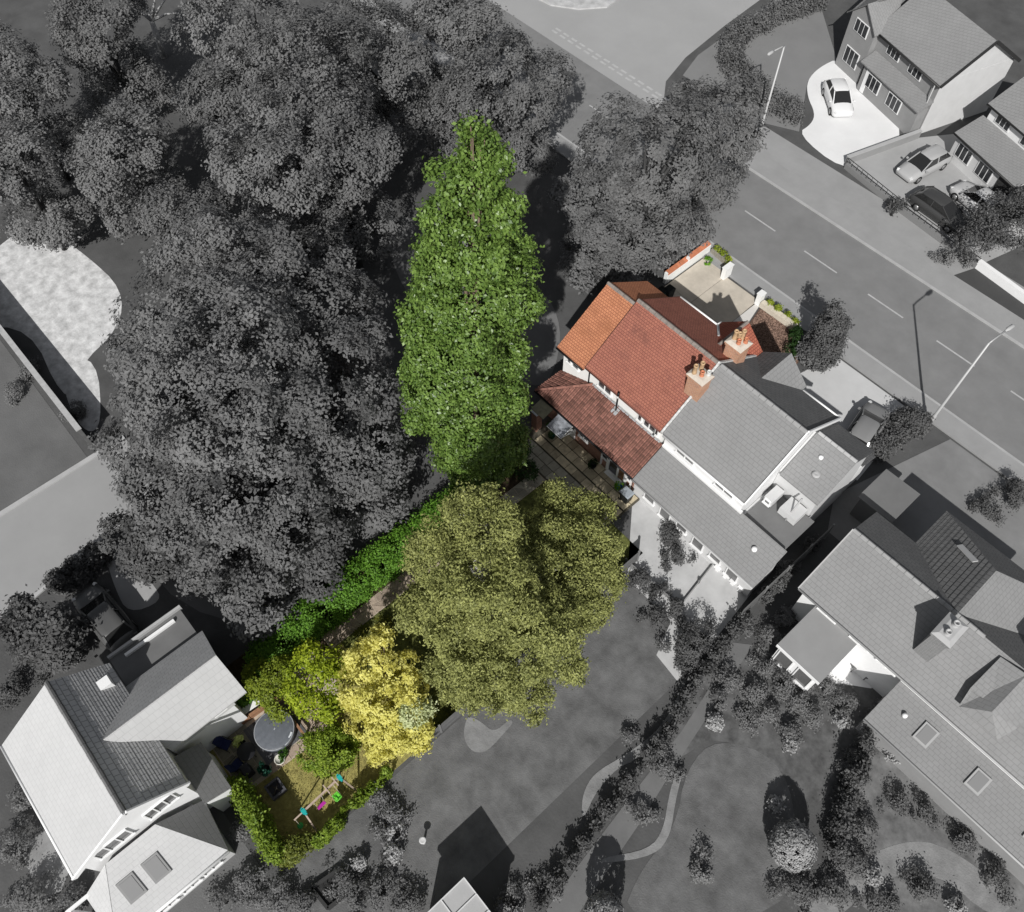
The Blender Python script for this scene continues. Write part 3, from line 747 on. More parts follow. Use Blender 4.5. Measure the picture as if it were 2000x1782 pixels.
# canopies over the back door and the side
b = MB(); b.slab([(-1.5, -2.9, 2.05), (-.45, -2.9, 2.05), (-.45, -1.95, 2.3), (-1.5, -1.95, 2.3)], .05)
cn = b.build('door_canopy', mat('mossy_glass', (.20, .19, .13), .5, var=.3, scale=3), A, label='mossy olive canopy panel')
b = MB(); b.slab([(-.0, -3.0, 1.95), (1.2, -3.0, 1.95), (1.2, -2.0, 2.3), (-.0, -2.0, 2.3)], .03)
cn = b.build('door_canopy', mat('canopy_glass', (.22, .23, .25), .25, var=.5, scale=2.5, spec=.6), A, label='grey glass canopy panel with a white bracket')
b = MB(); b.beam((1.21, -2.98, 1.93), (1.21, -2.0, 2.27), .035); b.beam((1.2, -2.95, 1.93), (1.2, -1.6, 1.5), .035); b.beam((0, -3.01, 1.93), (1.2, -3.01, 1.93), .035); b.build('bracket', white_paint, cn)
# front wall and pillars
fw_ = thing('boundary_wall', 'white rendered garden wall with orange brick top left of the drive', 'wall', (-4.1, 12.1, 0))
b = MB(); b.bx(-4.3, -4.02, 12.1, 16.5, 0, .72); b.build('render_face', render_w, fw_)
cop = mat('coping_brick', (.52, .19, .10), .85, var=.15, scale=4, rand=.15)
for i in range(20):
    y = 12.12 + i * .219; b = MB(); b.slab([(-4.42, y, .83), (-4.06, y, .78), (-4.06, y + .21, .78), (-4.42, y + .21, .83)], .08); b.build('coping_brick', cop, fw_)
for y in (12.0, 14.2):
    b = MB(); b.box((-4.16, y, .5), (.22, .14, 1.0)); b.build('post', white_paint, fw_)
pl = thing('planter_wall', 'low stone planter with yellow-green plants at the top of the drive', 'planter', tuple(P(1398, 512)))
px_ = [P(x, y) for x, y in ((1384, 502), (1408, 536), (1413, 528), (1408, 508), (1392, 494))]
b = MB(); b.beam((-3.9, 16.5, .22), (-2.55, 16.35, .22), .14, .44); b.beam((-2.5, 16.4, .22), (-1.95, 15.75, .22), .14, .44); b.build('stone_edge', mat('stone_planter', (.26, .24, .20), .9, var=.3, scale=6), pl)
yg = leaf_mat('leaf_yellow_green', (.14, .22, .015), (.38, .42, .05), .3)
for k_, l_ in enumerate([(-3.6, 16.75, .4, .3, .22, .3), (-3.0, 16.75, .4, .35, .22, .3), (-2.4, 16.6, .4, .3, .25, .3), (-2.05, 16.2, .4, .22, .3, .3)]): foliage('plant', [l_], 260, .11, yg, pl, 21 + k_, clump=.16, per=18)
p_ = thing('gate_pillar', 'white gate pillar on the upper side of the drive mouth', 'pillar', (-1.7, 15.6, 0))
b = MB(); b.box((-1.72, 15.55, .5), (.32, .75, 1.0)); b.build('shaft', render_w, p_); b = MB(); b.box((-1.72, 15.55, 1.03), (.4, .83, .06)); b.build('cap', white_paint, p_)
p_ = thing('gate_pillar', 'white gate pillar on the lower side of the drive mouth', 'pillar', (1.35, 15.4, 0))
b = MB(); b.box((1.4, 15.35, .5), (.36, .45, 1.0)); b.build('shaft', render_w, p_); b = MB(); b.box((1.4, 15.35, 1.03), (.44, .53, .06)); b.build('cap', white_paint, p_)
gw_ = thing('boundary_wall', 'low cream wall in front of the brown gravel bed', 'wall', (1.7, 15.3, 0))
cream = mat('cream_stone', (.62, .56, .46), .85, var=.12, scale=4, rand=.1)
b = MB(); b.beam((1.62, 15.3, .22), (4.5, 15.3, .22), .3, .44); b.build('wall_body', cream, gw_)
for i in range(7):
    b = MB(); b.box((1.86 + i * .41, 15.3, .475), (.4, .38, .07)); b.build('coping_stone', cream, gw_)
hedge('hedge', 'small bright yellow-green hedge behind the low cream wall', [(1.8, 15.62), (4.5, 15.62)], .42, .75, 2600, .1, yg, seed=31, clump=.18, per=18)
hedge('hedge', 'short dark green hedge on the right end of the brown gravel bed', [(4.9, 14.8), (6.2, 12.2)], .7, 1.2, 2200, .12, leaf_mat('leaf_dark_green', (.012, .03, .008), (.04, .09, .02)), seed=32, clump=.22, per=20)
bush('shrub', 'small bright green bush in the top corner of the drive', [(*P(1382, 510, .3).xy, .3, .28)], 350, .1, leaf_mat('leaf_bright', (.08, .22, .01), (.2, .42, .03)), seed=33, clump=.14, per=16)
# bins, pots by the colour house
def bin_(x, y, rz, body, lidm, label, group=None):
    t = thing('wheelie_bin', label, 'bin', (0, 0, 0), group)
    b = MB(); b.add([(-.22, -.26, 0), (.22, -.26, 0), (.22, .22, 0), (-.22, .22, 0), (-.29, -.34, .95), (.29, -.34, .95), (.29, .34, .95), (-.29, .34, .95)], [(0, 3, 2, 1), (4, 5, 6, 7), (0, 1, 5, 4), (1, 2, 6, 5), (2, 3, 7, 6), (3, 0, 4, 7)])
    b.build('body', body, t, bevel=.02)
    b = MB(); b.add([(-.3, -.37, .96), (.3, -.37, .96), (.3, .38, .96), (-.3, .38, .96), (-.26, -.3, 1.05), (.26, -.3, 1.05), (.26, .3, 1.05), (-.26, .3, 1.05)], [(0, 3, 2, 1), (4, 5, 6, 7), (0, 1, 5, 4), (1, 2, 6, 5), (2, 3, 7, 6), (3, 0, 4, 7)])
    b.build('lid', lidm, t, bevel=.015)
    b = MB(); b.tube([(-.24, .43, .93), (.24, .43, .93)], .02, 6); b.build('handle', body, t)
    for s in (-.25, .25):
        b = MB(); b.tube([(s - .03, .25, .1), (s + .03, .25, .1)], .1, 12); b.build('wheel', black_pl, t)
    t.location = (x, y, .05); t.rotation_euler.z = rz; ORG[t.name] = Vector(t.location)
    return t
bin_black = mat('bin_black', (.012, .014, .014), .45); bin_teal = mat('bin_teal', (.012, .07, .06), .4)
q = P(1307, 567, .9); bin_(q.x, q.y, R(180), bin_black, bin_black, 'black wheelie bin at the left end of the drive beside the white wall')
q = P(1297, 574, .9); bin_(q.x - .25, q.y, R(175), bin_teal, bin_black, 'dark teal wheelie bin next to the black bin by the house corner')
q = P(1227, 967, .8); bin_(6.05, -2.25, R(90), bin_black, mat('bin_lid_pale', (.3, .33, .36), .35), 'black bin with a pale lid at the right end of the terrace')
bp = thing('brick_pier', 'short brick pier with a pale slab top at the left end of the terrace', 'pier', (-1.12, -2.72, 0))
b = MB(); b.bx(-1.4, -.95, -2.95, -2.5, 0, 1.9); b.build('pier_body', brick_x, bp)
b = MB(); b.bx(-1.46, -.89, -3.01, -2.44, 1.9, 1.98); b.build('slab_top', mat('slab_top', (.5, .52, .54), .7), bp)
def potted(name, label, x, y, z, r, h, pm, lm, n=220, leaf=.1, fr=1.3, group=None, seed=1):
    t = thing(name, label, 'potted plant', (x, y, z), group)
    b = MB(); b.lathe((x, y, z), [(r * .7, 0), (r * .95, h * .8), (r * 1.05, h * .82), (r * 1.05, h), (r * .9, h), (r * .85, h * .85)], 16); b.build('pot', pm, t)
    foliage('plant', [(x, y, z + h + r * fr * .5, r * fr, r * fr, r * fr)], n, leaf, lm, t, seed, clump=.12, per=12, zmin=z + h * .8)
    return t
lg = leaf_mat('leaf_green_mid', (.03, .09, .012), (.10, .22, .03))
ld = leaf_mat('leaf_dark_green', 0, 0)
blue_gl = mat('blue_glaze', (.02, .10, .35), .2, spec=.6); green_gl = mat('green_plastic', (.01, .16, .10), .4)
potted('plant_pot', 'green plant in a shiny blue pot beside the french doors', 5.3, -2.05, .17, .19, .32, blue_gl, leaf_mat('leaf_bright', 0, 0), seed=41)
potted('plant_pot', 'dark leafy plant in a black pot left of the french doors', 3.2, -2.15, .17, .22, .3, black_pl, ld, 300, seed=42)
potted('plant_pot', 'small plant in a green pot nearest the brick pier', -.55, -2.15, .17, .17, .3, green_gl, lg, seed=43)
potted('plant_pot', 'small plant in a dark green pot below the grey glass canopy', .05, -2.55, .17, .18, .28, mat('dark_green_pot', (.01, .07, .05), .4), ld, seed=44)

# ================================================================== GREY HOUSES
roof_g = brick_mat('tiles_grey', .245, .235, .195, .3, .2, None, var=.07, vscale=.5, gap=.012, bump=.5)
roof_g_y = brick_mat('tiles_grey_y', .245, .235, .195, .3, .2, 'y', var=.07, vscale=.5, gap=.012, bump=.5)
roof_gd = brick_mat('tiles_dark_grey', .16, .14, .10, .3, .24, None, var=.07, vscale=.6, gap=.014, bump=.5)  # darker copy of the grey tiles, shade of slopes facing away painted in
roof_gd_y = brick_mat('tiles_grey_shaded_y', .16, .135, .085, .3, .24, 'y', var=.07, vscale=.6, gap=.02, bump=.7)  # same shaded copy with courses along y
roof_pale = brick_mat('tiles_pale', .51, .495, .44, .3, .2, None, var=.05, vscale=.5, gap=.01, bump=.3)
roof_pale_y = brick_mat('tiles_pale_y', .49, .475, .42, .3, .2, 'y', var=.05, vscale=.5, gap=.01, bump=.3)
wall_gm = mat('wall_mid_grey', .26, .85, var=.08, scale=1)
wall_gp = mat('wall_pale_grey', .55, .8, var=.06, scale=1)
brick_g = brick_mat('brick_grey_x', .22, .18, .3, .225, .075, 'wx', var=.12)
trim_w = mat('trim_white', .8, .6, var=.03, scale=2)
trim_g = mat('trim_grey', .4, .7, var=.05, scale=2)
felt = mat('roof_felt', .17, .9, var=.1, scale=.8, bump=.2, bscale=20)

def courses(parent, a, b, c, d, m, n, t=.025, name='roof_courses'):
    """rows of tiles as real overlapping strips; a, b: eave corners, c, d: ridge corners (c above b)"""
    a, b, c, d = map(Vector, (a, b, c, d)); mb = MB()
    nr = (b - a).cross(d - a).normalized()
    if nr.z < 0: nr = -nr
    for i in range(n):
        k0, k1 = i / n, (i + 1) / n
        p, q, r_, s_ = a.lerp(d, k0), b.lerp(c, k0), b.lerp(c, k1), a.lerp(d, k1)
        lo = nr * .002
        mb.add([p + nr * t, q + nr * t, r_ + nr * .004, s_ + nr * .004, p + lo, q + lo], [(0, 1, 2, 3), (4, 5, 1, 0)])
    return mb.build(name, m, parent, kind='stuff')

# ---- the other half of the pair
S = thing('house', 'grey-roofed half of the pair, attached to the right of the red-roofed house', 'house', (6, 0, 0))
gable_walls(S, 6.06, 11.7, .28, 7.6, 5.05, 7.6, 'x', white_grey, ridge=3.85)
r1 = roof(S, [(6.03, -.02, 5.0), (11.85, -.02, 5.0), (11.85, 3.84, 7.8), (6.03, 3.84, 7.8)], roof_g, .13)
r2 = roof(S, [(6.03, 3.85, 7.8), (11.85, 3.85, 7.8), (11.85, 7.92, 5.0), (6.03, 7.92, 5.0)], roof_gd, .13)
ridge_cap(r1, (6.1, 3.845, 7.83), (11.85, 3.845, 7.83), mat('ridge_grey', .3, .9, var=.1), 13, .12)
b = MB(); b.beam((11.88, -.05, 4.97), (11.88, 3.85, 7.8), .08, .22); b.beam((11.88, 3.86, 7.8), (11.88, 7.95, 4.97), .08, .22); b.build('barge_board', trim_w, S)
gutter(S, (6.1, -.09, 4.93), (11.85, -.09, 4.93), trim_w, .07); gutter(S, (9.3, 8.0, 4.95), (11.85, 8.0, 4.95), trim_w, .07)
gable_walls(S, 6.2, 9.1, 5.9, 8.1, 5.0, 6.35, 'y', white_grey, ridge=7.65)
roof(S, [(6.07, 6.3, 5.1), (7.65, 5.75, 6.48), (7.65, 8.35, 6.48), (6.07, 8.35, 5.1)], roof_gd_y, .1)
roof(S, [(7.66, 5.75, 6.48), (9.25, 7.93, 4.98), (9.25, 8.35, 4.98), (7.66, 8.35, 6.48)], roof_g_y, .1)
for cx in (7.6, 10.4): window(S, (cx, .28, 4.35), 'y', -1, 1.3, .8, 2, 1, trim_w, glass_grey)
window(S, (10.6, 7.6, 3.9), 'y', 1, 1.4, 1.1, 3, 1, trim_w); window(S, (10.6, 7.6, 1.5), 'y', 1, 1.6, 1.2, 3, 1, trim_w); window(S, (7.65, 8.1, 1.5), 'y', 1, 1.6, 1.2, 3, 1, trim_w)
# its lean-to
b = MB(); b.bx(5.96, 14.75, -1.55, .26, 0, 2.45); b.build('lean_to_wall', wall_gp, S)
lr = roof(S, [(6.1, -2.05, 2.4), (14.9, -2.05, 2.4), (14.9, .24, 3.6), (6.1, .24, 3.6)], roof_g, .1, 'lean_to_roof')
b = MB(); b.bx(6.1, 11.85, .1, .27, 3.6, 3.75); b.build('lead_flashing', trim_w, lr)
gutter(S, (6.1, -2.1, 2.36), (14.9, -2.1, 2.36), trim_g)
b = MB(); b.lathe((13.6, -.7, 3.1), [(.16, 0), (.16, .1), (.12, .2), (0.02, .22)], 12); b.build('roof_vent', trim_w, lr)
for i in range(6): window(S, (7.2 + i * 1.25, -1.55, 1.3), 'y', -1, .8, 1.9 if i % 2 else 1.2, 1, 1, trim_w, glass_grey)
# side block
gable_walls(S, 11.72, 14.25, 3.05, 7.5, 4.75, 6.3, 'x', wall_gp, ridge=5.3)
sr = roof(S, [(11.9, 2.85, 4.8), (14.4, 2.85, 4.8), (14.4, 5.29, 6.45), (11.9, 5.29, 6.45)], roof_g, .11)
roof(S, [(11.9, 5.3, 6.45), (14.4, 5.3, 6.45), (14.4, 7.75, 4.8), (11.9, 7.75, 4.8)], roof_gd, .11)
ridge_cap(sr, (11.95, 5.295, 6.47), (14.4, 5.295, 6.47), trim_g, 6, .1)
b = MB(); b.lathe((12.9, 4.5, 5.85), [(.14, 0), (.12, .16), (.02, .2)], 10); b.build('roof_vent', trim_w, sr)
b = MB(); b.lathe((13.3, 3.8, 5.4), [(.22, 0), (.22, .12), (.1, .14), (.02, .1)], 12); b.build('soil_pipe_cowl', trim_g, sr)
# set-back link with its white end wall and flat roof
b = MB(); b.bx(11.72, 14.3, .28, 3.04, 0, 2.9); b.build('link_wall', wall_gp, S)
b = MB(); b.slab([(11.9, .25, 3.0), (14.7, .25, 3.2), (14.7, 2.95, 3.2), (11.9, 2.95, 3.0)], .12); b.build('link_roof', felt, S)
b = MB(); b.bx(12.0, 12.55, 1.9, 2.9, 3.12, 3.7); wp = b.build('dormer', wall_gp, S); window(wp, (12.27, 1.9, 3.4), 'y', -1, .4, .4, 1, 1, trim_w, glass_grey)
b = MB(); b.bx(13.0, 14.1, 1.9, 2.9, 3.2, 3.75); b.build('dormer', wall_gp, S, label='pale flat-topped box on the link roof')
b = MB(); b.tube([(13.6, 1.85, 3.2), (13.6, 2.6, 4.7)], .05, 8); b.build('soil_pipe', trim_g, S)
# front: small bay roof
b = MB(); b.bx(9.2, 14.2, 7.62, 8.9, 0, 2.5); b.build('porch_wall', white_grey, S)
roof(S, [(9.3, 9.3, 2.5), (14.35, 9.3, 2.5), (14.35, 7.65, 3.3), (9.3, 7.65, 3.3)], roof_gd, .1, 'porch_roof')

# ---- the long house at the right
L = thing('house', 'long grey-roofed house at the right edge with a chimney and a striped front wing', 'house', (17, -1, 0))
b = MB(); gable_walls(L, 16.85, 38, -.55, 5.1, 3.75, 5.85, 'x', white_grey, ridge=2.3)
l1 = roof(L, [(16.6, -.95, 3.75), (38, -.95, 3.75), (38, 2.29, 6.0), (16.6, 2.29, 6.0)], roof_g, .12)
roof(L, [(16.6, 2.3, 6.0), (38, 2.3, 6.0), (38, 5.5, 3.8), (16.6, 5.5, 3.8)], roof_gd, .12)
ridge_cap(l1, (16.6, 2.295, 6.02), (24, 2.295, 6.02), mat('ridge_grey', .3), 17, .11)
gutter(L, (16.6, -1.02, 3.7), (38, -1.02, 3.7), trim_g)
b = MB(); b.beam((16.58, -1.0, 3.72), (16.58, 2.3, 6.0), .06, .2); b.build('barge_board', trim_g, L)
gable_walls(L, 19.4, 25.6, 5.11, 8.0, 3.8, 3.9, 'y', white_grey, name='wing_wall')
lw = roof(L, [(19.05, 8.3, 3.8), (22.5, 5.6, 6.0), (22.5, 2.31, 6.0), (19.05, 5.2, 3.8)], roof_gd_y, .1, 'wing_roof')
courses(lw, (19.05, 8.3, 3.81), (19.05, 5.2, 3.81), (22.5, 2.35, 6.01), (22.5, 5.6, 6.01), roof_gd_y, 15)
roof(L, [(19.06, 8.31, 3.8), (25.95, 8.31, 3.8), (22.51, 5.61, 6.0)], roof_gd, .1, 'wing_roof')
roof(L, [(25.95, 8.3, 3.8), (25.95, 5.2, 3.8), (22.51, 2.31, 6.0), (22.51, 5.6, 6.0)], roof_g_y, .1, 'wing_roof')
b = MB(); b.beam((20.6, 6.2, 5.0), (21.6, 5.6, 5.55), .3, .06); b.build('rooflight', trim_g, lw)
chimney(L, 22.65, .75, 4.6, 7.0, .8, 1.3, brick_g, trim_g, [(0, -.3, .3, 0, .15), (0, .3, .35, 0, .15)], [trim_g])
chimney(L, 27.3, 3.1, 4.9, 6.9, 1.0, .8, mat('chimney_pale', .6, .8, var=.15, scale=4), trim_w, [(-.2, 0, .4, 0, .14), (.25, .1, .35, 0, .14)], [trim_w])
# curved-head dormer and lower slope at far right
b = MB(); b.add([(25.0, .2, 5.2), (27.4, .2, 5.2), (27.4, 2.0, 6.0), (25.0, 2.0, 6.0), (25.2, -.6, 4.6), (27.2, -.6, 4.6), (26.2, -.2, 5.5), (26.2, 2.0, 6.25)], [(4, 5, 6), (0, 4, 6, 7, 3), (5, 1, 2, 7, 6), (0, 3, 2, 1)]); b.build('dormer', roof_g, L)
for cx in (18.4, 20.4, 22.0): window(L, (cx, -.55, 3.1), 'y', -1, 1.1, .7, 2, 1, trim_w, glass_grey)
# single-storey flat extension
b = MB(); b.bx(17.85, 20.2, -3.4, -.56, 0, 2.45); b.build('extension_wall', white_grey, L)
b = MB(); b.slab([(17.7, -3.55, 2.55), (20.35, -3.55, 2.55), (20.35, -.57, 2.75), (17.7, -.57, 2.75)], .14); b.build('extension_roof', mat('felt_mid', .26, .9, var=.06, scale=.8), L)
b = MB(); b.bx(17.7, 20.35, -3.62, -3.56, 2.38, 2.57); b.build('fascia', trim_w, L)
for cx in (18.4, 19.6): window(L, (cx, -3.4, 1.3), 'y', -1, .9, 1.6, 1, 1, trim_w, glass_grey)
# lower lean-to with rooflights
b = MB(); b.bx(23.0, 38, -2.9, -.56, 0, 2.3); b.build('lean_to_wall', wall_gm, L)
ll = roof(L, [(22.85, -3.2, 2.3), (38, -3.2, 2.3), (38, -.7, 3.1), (22.85, -.7, 3.1)], roof_g, .1, 'lean_to_roof')
b = MB(); b.bx(22.85, 38, -.8, -.57, 3.1, 3.25); b.build('lead_flashing', trim_w, ll)
for cx in (25.2, 28.0, 31):
    b = MB(); b.box((cx, -1.9, 2.79), (.75, 1.0, .08), rx=math.atan2(.8, 2.5)); rl = b.build('rooflight', mat('rooflight_frame', .35, .6), ll)
    b = MB(); b.box((cx, -1.91, 2.84), (.55, .8, .02), rx=math.atan2(.8, 2.5)); b.build('pane', mat('rooflight_glass', .22, .2, spec=.6), rl)
b = MB(); b.lathe((24.0, -1.9, 2.72), [(.13, 0), (.12, .2), (.02, .24)], 10); b.build('roof_vent', trim_w, ll)
gutter(L, (22.85, -3.26, 2.25), (38, -3.26, 2.25), trim_g)

# ---- garden shed with dark flat roof between the houses
G = thing('shed', 'dark flat-roofed shed in the shade between the two right-hand houses', 'shed', (16.3, 8, 0))
b = MB(); b.bx(15.35, 17.3, 6.85, 9.15, 0, 2.05); b.build('wall', mat('shed_wall', .12, .9), G)
b = MB(); b.slab([(15.2, 6.7, 2.1), (17.45, 6.7, 2.15), (17.45, 9.3, 2.25), (15.2, 9.3, 2.2)], .1); b.build('roof', mat('shed_roof', .15, .9, var=.1, scale=.8), G)
b = MB(); b.bx(15.9, 16.8, 9.15, 9.19, .1, 1.9); b.build('door', mat('shed_door', .2, .9), G)

# ---- the pale house at the lower left
H = thing('house', 'pale-roofed white house at the lower left with a tiled wing and flat dormer', 'house', (1, -31, 0))
gable_walls(H, -1.9, 4.55, -34.0, -29.1, 4.95, 6.95, 'x', white_grey, ridge=-31.05)
h1 = roof(H, [(-2.4, -34.35, 4.85), (4.75, -34.35, 4.85), (4.75, -31.05, 7.1), (-2.4, -31.05, 7.1)], roof_pale, .13)
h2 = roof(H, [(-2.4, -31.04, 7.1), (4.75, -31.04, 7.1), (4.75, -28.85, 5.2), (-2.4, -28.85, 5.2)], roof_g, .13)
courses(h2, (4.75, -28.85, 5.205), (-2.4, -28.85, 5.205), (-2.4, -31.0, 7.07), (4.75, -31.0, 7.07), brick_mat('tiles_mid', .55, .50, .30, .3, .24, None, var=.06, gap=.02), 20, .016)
ridge_cap(h1, (-2.4, -31.045, 7.13), (4.75, -31.045, 7.13), mat('ridge_dark', .14, .9), 16, .11)
b = MB(); b.beam((4.79, -34.4, 4.8), (4.79, -31.05, 7.07), .08, .26); b.beam((4.79, -31.03, 7.07), (4.79, -28.8, 5.12), .08, .26); b.build('barge_board', trim_w, H)
gutter(H, (-2.4, -34.42, 4.8), (4.75, -34.42, 4.8), trim_w)
for cy, wd in ((-32.6, 1.6), (-30.3, 1.4)): window(H, (4.55, cy, 4.6), 'x', 1, wd, 1.0, 3, 1, trim_w, glass_grey)
# wing
gable_walls(H, -1.0, 2.2, -29.0, -25.7, 4.4, 6.3, 'y', white_grey, ridge=1.35, name='wing_wall')
roof(H, [(2.75, -28.7, 4.5), (2.75, -24.8, 4.5), (1.37, -24.8, 6.75), (1.37, -30.4, 6.75)], roof_pale_y, .12, 'wing_roof')
roof(H, [(-1.25, -28.9, 4.5), (1.35, -30.4, 6.75), (1.35, -24.8, 6.75), (-1.25, -24.8, 4.5)], brick_mat('tiles_mid_y', .45, .42, .3, .3, .24, 'y', var=.06), .12, 'wing_roof')
b = MB(); b.bx(2.19, 2.25, -28.9, -25.6, 2.9, 4.3); b.build('pale_wall', wall_gp, H)
window(H, (2.25, -26.3, 3.7), 'x', 1, .6, .6, 1, 1, trim_w, glass_grey)
b = MB(); b.bx(-3.2, -1.01, -28.8, -25.3, 0, 3.6); b.build('dormer_wall', wall_gm, H)
b = MB(); b.slab([(-3.35, -29.0, 3.75), (-1.0, -29.0, 3.9), (-1.0, -25.1, 3.9), (-3.35, -25.1, 3.75)], .14); fr = b.build('flat_roof', mat('felt_grey', .15, .9, var=.12, scale=.8), H)
b = MB(); b.bx(-3.5, -3.36, -29.0, -25.0, 3.6, 3.95); b.build('parapet', trim_g, fr); b = MB(); b.bx(-3.05, -2.9, -28.3, -25.6, 3.77, 3.95); b.build('kerb_edge', trim_w, fr)
b = MB(); b.bx(-1.6, -1.1, -29.9, -29.1, 4.6, 5.9); b.build('chimney', trim_w, H)
# side lean-to and front conservatory with hipped roof
b = MB(); b.bx(2.57, 5.1, -29.05, -28.0, 0, 2.45); b.build('side_wall', white_grey, H)
roof(H, [(2.5, -27.85, 2.5), (5.25, -27.85, 2.5), (5.25, -29.06, 3.1), (2.5, -29.06, 3.1)], roof_g, .1, 'side_roof')
b = MB(); b.bx(4.58, 7.1, -34.6, -29.6, 0, 2.35); b.build('conservatory_wall', wall_gp, H)
c1 = roof(H, [(7.4, -34.9, 2.35), (7.4, -29.4, 2.35), (4.82, -31.0, 3.9), (4.82, -33.4, 3.9)], roof_pale_y, .1, 'conservatory_roof')
roof(H, [(7.39, -29.38, 2.35), (4.82, -29.1, 2.35), (4.82, -30.98, 3.9)], roof_g, .1, 'conservatory_roof')
roof(H, [(7.39, -34.92, 2.35), (4.82, -33.42, 3.9), (4.82, -35.1, 2.35)], roof_pale, .1, 'conservatory_roof')
pc = math.atan2(1.55, 2.58)
for cy in (-32.0, -33.2):
    b = MB(); b.box((6.15, cy, 3.14), (1.1, .8, .08), ry=pc); rl = b.build('rooflight', mat('rooflight_dark_frame', .22, .6), c1)
    b = MB(); b.box((6.17, cy, 3.19), (.9, .6, .02), ry=pc); b.build('pane', mat('rooflight_glass', .22), rl)
gutter(H, (7.46, -34.9, 2.3), (7.46, -29.4, 2.3), trim_w, .08)
for cy in (-30.6, -31.7, -32.9, -34.0): window(H, (7.1, cy, 1.35), 'x', 1, .9, 1.5, 2, 1, trim_w, glass_grey)
b = MB()
for x_, y_ in ((4.9, -35.9), (6.3, -35.9), (4.9, -34.75), (6.3, -34.75)): b.beam((x_, y_, 0), (x_, y_, 2.3), .12)
for y_ in (-35.9, -34.75): b.beam((4.8, y_, 2.35), (6.4, y_, 2.35), .14)
b.beam((4.9, -36, 2.42), (4.9, -34.7, 2.42), .14); b.beam((6.3, -36, 2.42), (6.3, -34.7, 2.42), .14); b.build('porch_frame', trim_w, H)

# ---- two houses at the top right, turned a little from the street line
UA = math.radians(-17)
UU, VV = Vector((math.cos(UA), math.sin(UA), 0)), Vector((-math.sin(UA), math.cos(UA), 0))
def frame_house(o, ux, vv):
    return lambda a, b_, z: (o.x + ux.x * a + vv.x * b_, o.y + ux.y * a + vv.y * b_, z)
B0 = P(1640, 122); B0.z = 0
Q = frame_house(B0, UU, VV)
BL = (P(1775, 268) - P(1640, 122)).length
Bh = thing('house', 'grey house at the top right behind the white drive, with gabled front bay', 'house', tuple(B0))
def prism(mb, Q, a0, a1, b0, b1, z0, z1):
    lo = [Q(a0, b0, z0), Q(a1, b0, z0), Q(a1, b1, z0), Q(a0, b1, z0)]; hi = [Q(a0, b0, z1), Q(a1, b0, z1), Q(a1, b1, z1), Q(a0, b1, z1)]
    return mb.add(lo + hi, [(3, 2, 1, 0), (4, 5, 6, 7)] + [(i, (i + 1) % 4, (i + 1) % 4 + 4, i + 4) for i in range(4)])
def qwin(par, Q, a, z, wd, ht, b_=-.02, cols=2):
    m_ = MB(); prism(m_, Q, a - wd / 2 - .05, a + wd / 2 + .05, b_ - .05, b_, z - ht / 2 - .06, z + ht / 2 + .06); f = m_.build('window', trim_w, par)
    for i in range(cols):
        g_ = MB(); u0 = a - wd / 2 + wd * i / cols + .04; u1 = a - wd / 2 + wd * (i + 1) / cols - .04
        prism(g_, Q, u0, u1, b_ - .07, b_ - .052, z - ht / 2, z + ht / 2); g_.build('pane', glass_dark, f)
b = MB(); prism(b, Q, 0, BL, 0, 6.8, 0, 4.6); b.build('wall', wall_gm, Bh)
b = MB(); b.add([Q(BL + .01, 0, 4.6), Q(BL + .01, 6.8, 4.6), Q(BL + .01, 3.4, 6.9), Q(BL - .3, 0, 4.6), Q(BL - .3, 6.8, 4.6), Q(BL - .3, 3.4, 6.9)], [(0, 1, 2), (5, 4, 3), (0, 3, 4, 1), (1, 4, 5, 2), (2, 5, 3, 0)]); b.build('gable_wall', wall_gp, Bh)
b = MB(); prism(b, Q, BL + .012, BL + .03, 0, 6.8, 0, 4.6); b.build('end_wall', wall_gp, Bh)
br1 = roof(Bh, [Q(2.6, -.3, 4.5), Q(BL + .3, -.3, 4.5), Q(BL + .3, 3.4, 7.05), Q(2.6, 3.4, 7.05)], roof_g, .12)
roof(Bh, [Q(-.3, 3.41, 7.05), Q(BL + .3, 3.41, 7.05), Q(BL + .3, 7.1, 4.5), Q(-.3, 7.1, 4.5)], roof_gd, .12)
roof(Bh, [Q(-.3, -.25, 4.5), Q(-.3, 3.4, 7.05), Q(2.59, 3.4, 7.05), Q(1.5, -.1, 6.0)], roof_gd, .12)
b = MB(); b.add([Q(0, -.5, 0), Q(3.0, -.5, 0), Q(3.0, -.5, 4.6), Q(1.5, -.5, 5.9), Q(0, -.5, 4.6), Q(0, .5, 0), Q(3.0, .5, 0), Q(3.0, .5, 4.6), Q(1.5, .5, 5.9), Q(0, .5, 4.6)], [(0, 1, 2, 3, 4), (9, 8, 7, 6, 5)] + [(i, i + 5, (i + 1) % 5 + 5, (i + 1) % 5) for i in range(5)]); b.build('bay_wall', wall_gm, Bh)
roof(Bh, [Q(-.3, -.8, 4.45), Q(1.5, -.8, 6.05), Q(1.5, 2.6, 6.05), Q(-.3, 2.6, 4.45)], roof_gd, .1, 'bay_roof')
roof(Bh, [Q(1.51, -.8, 6.05), Q(3.3, -.8, 4.45), Q(3.3, 1.0, 4.6), Q(1.51, 2.6, 6.05)], roof_g, .1, 'bay_roof')
b = MB(); b.beam(Q(BL + .33, -.35, 4.45), Q(BL + .33, 3.4, 7.0), .08, .25); b.beam(Q(BL + .33, 3.42, 7.0), Q(BL + .33, 7.1, 4.45), .08, .25); b.build('barge_board', dark_metal, Bh)
gutter(Bh, Q(3.3, -.38, 4.42), Q(BL + .3, -.38, 4.42), dark_metal, .08)
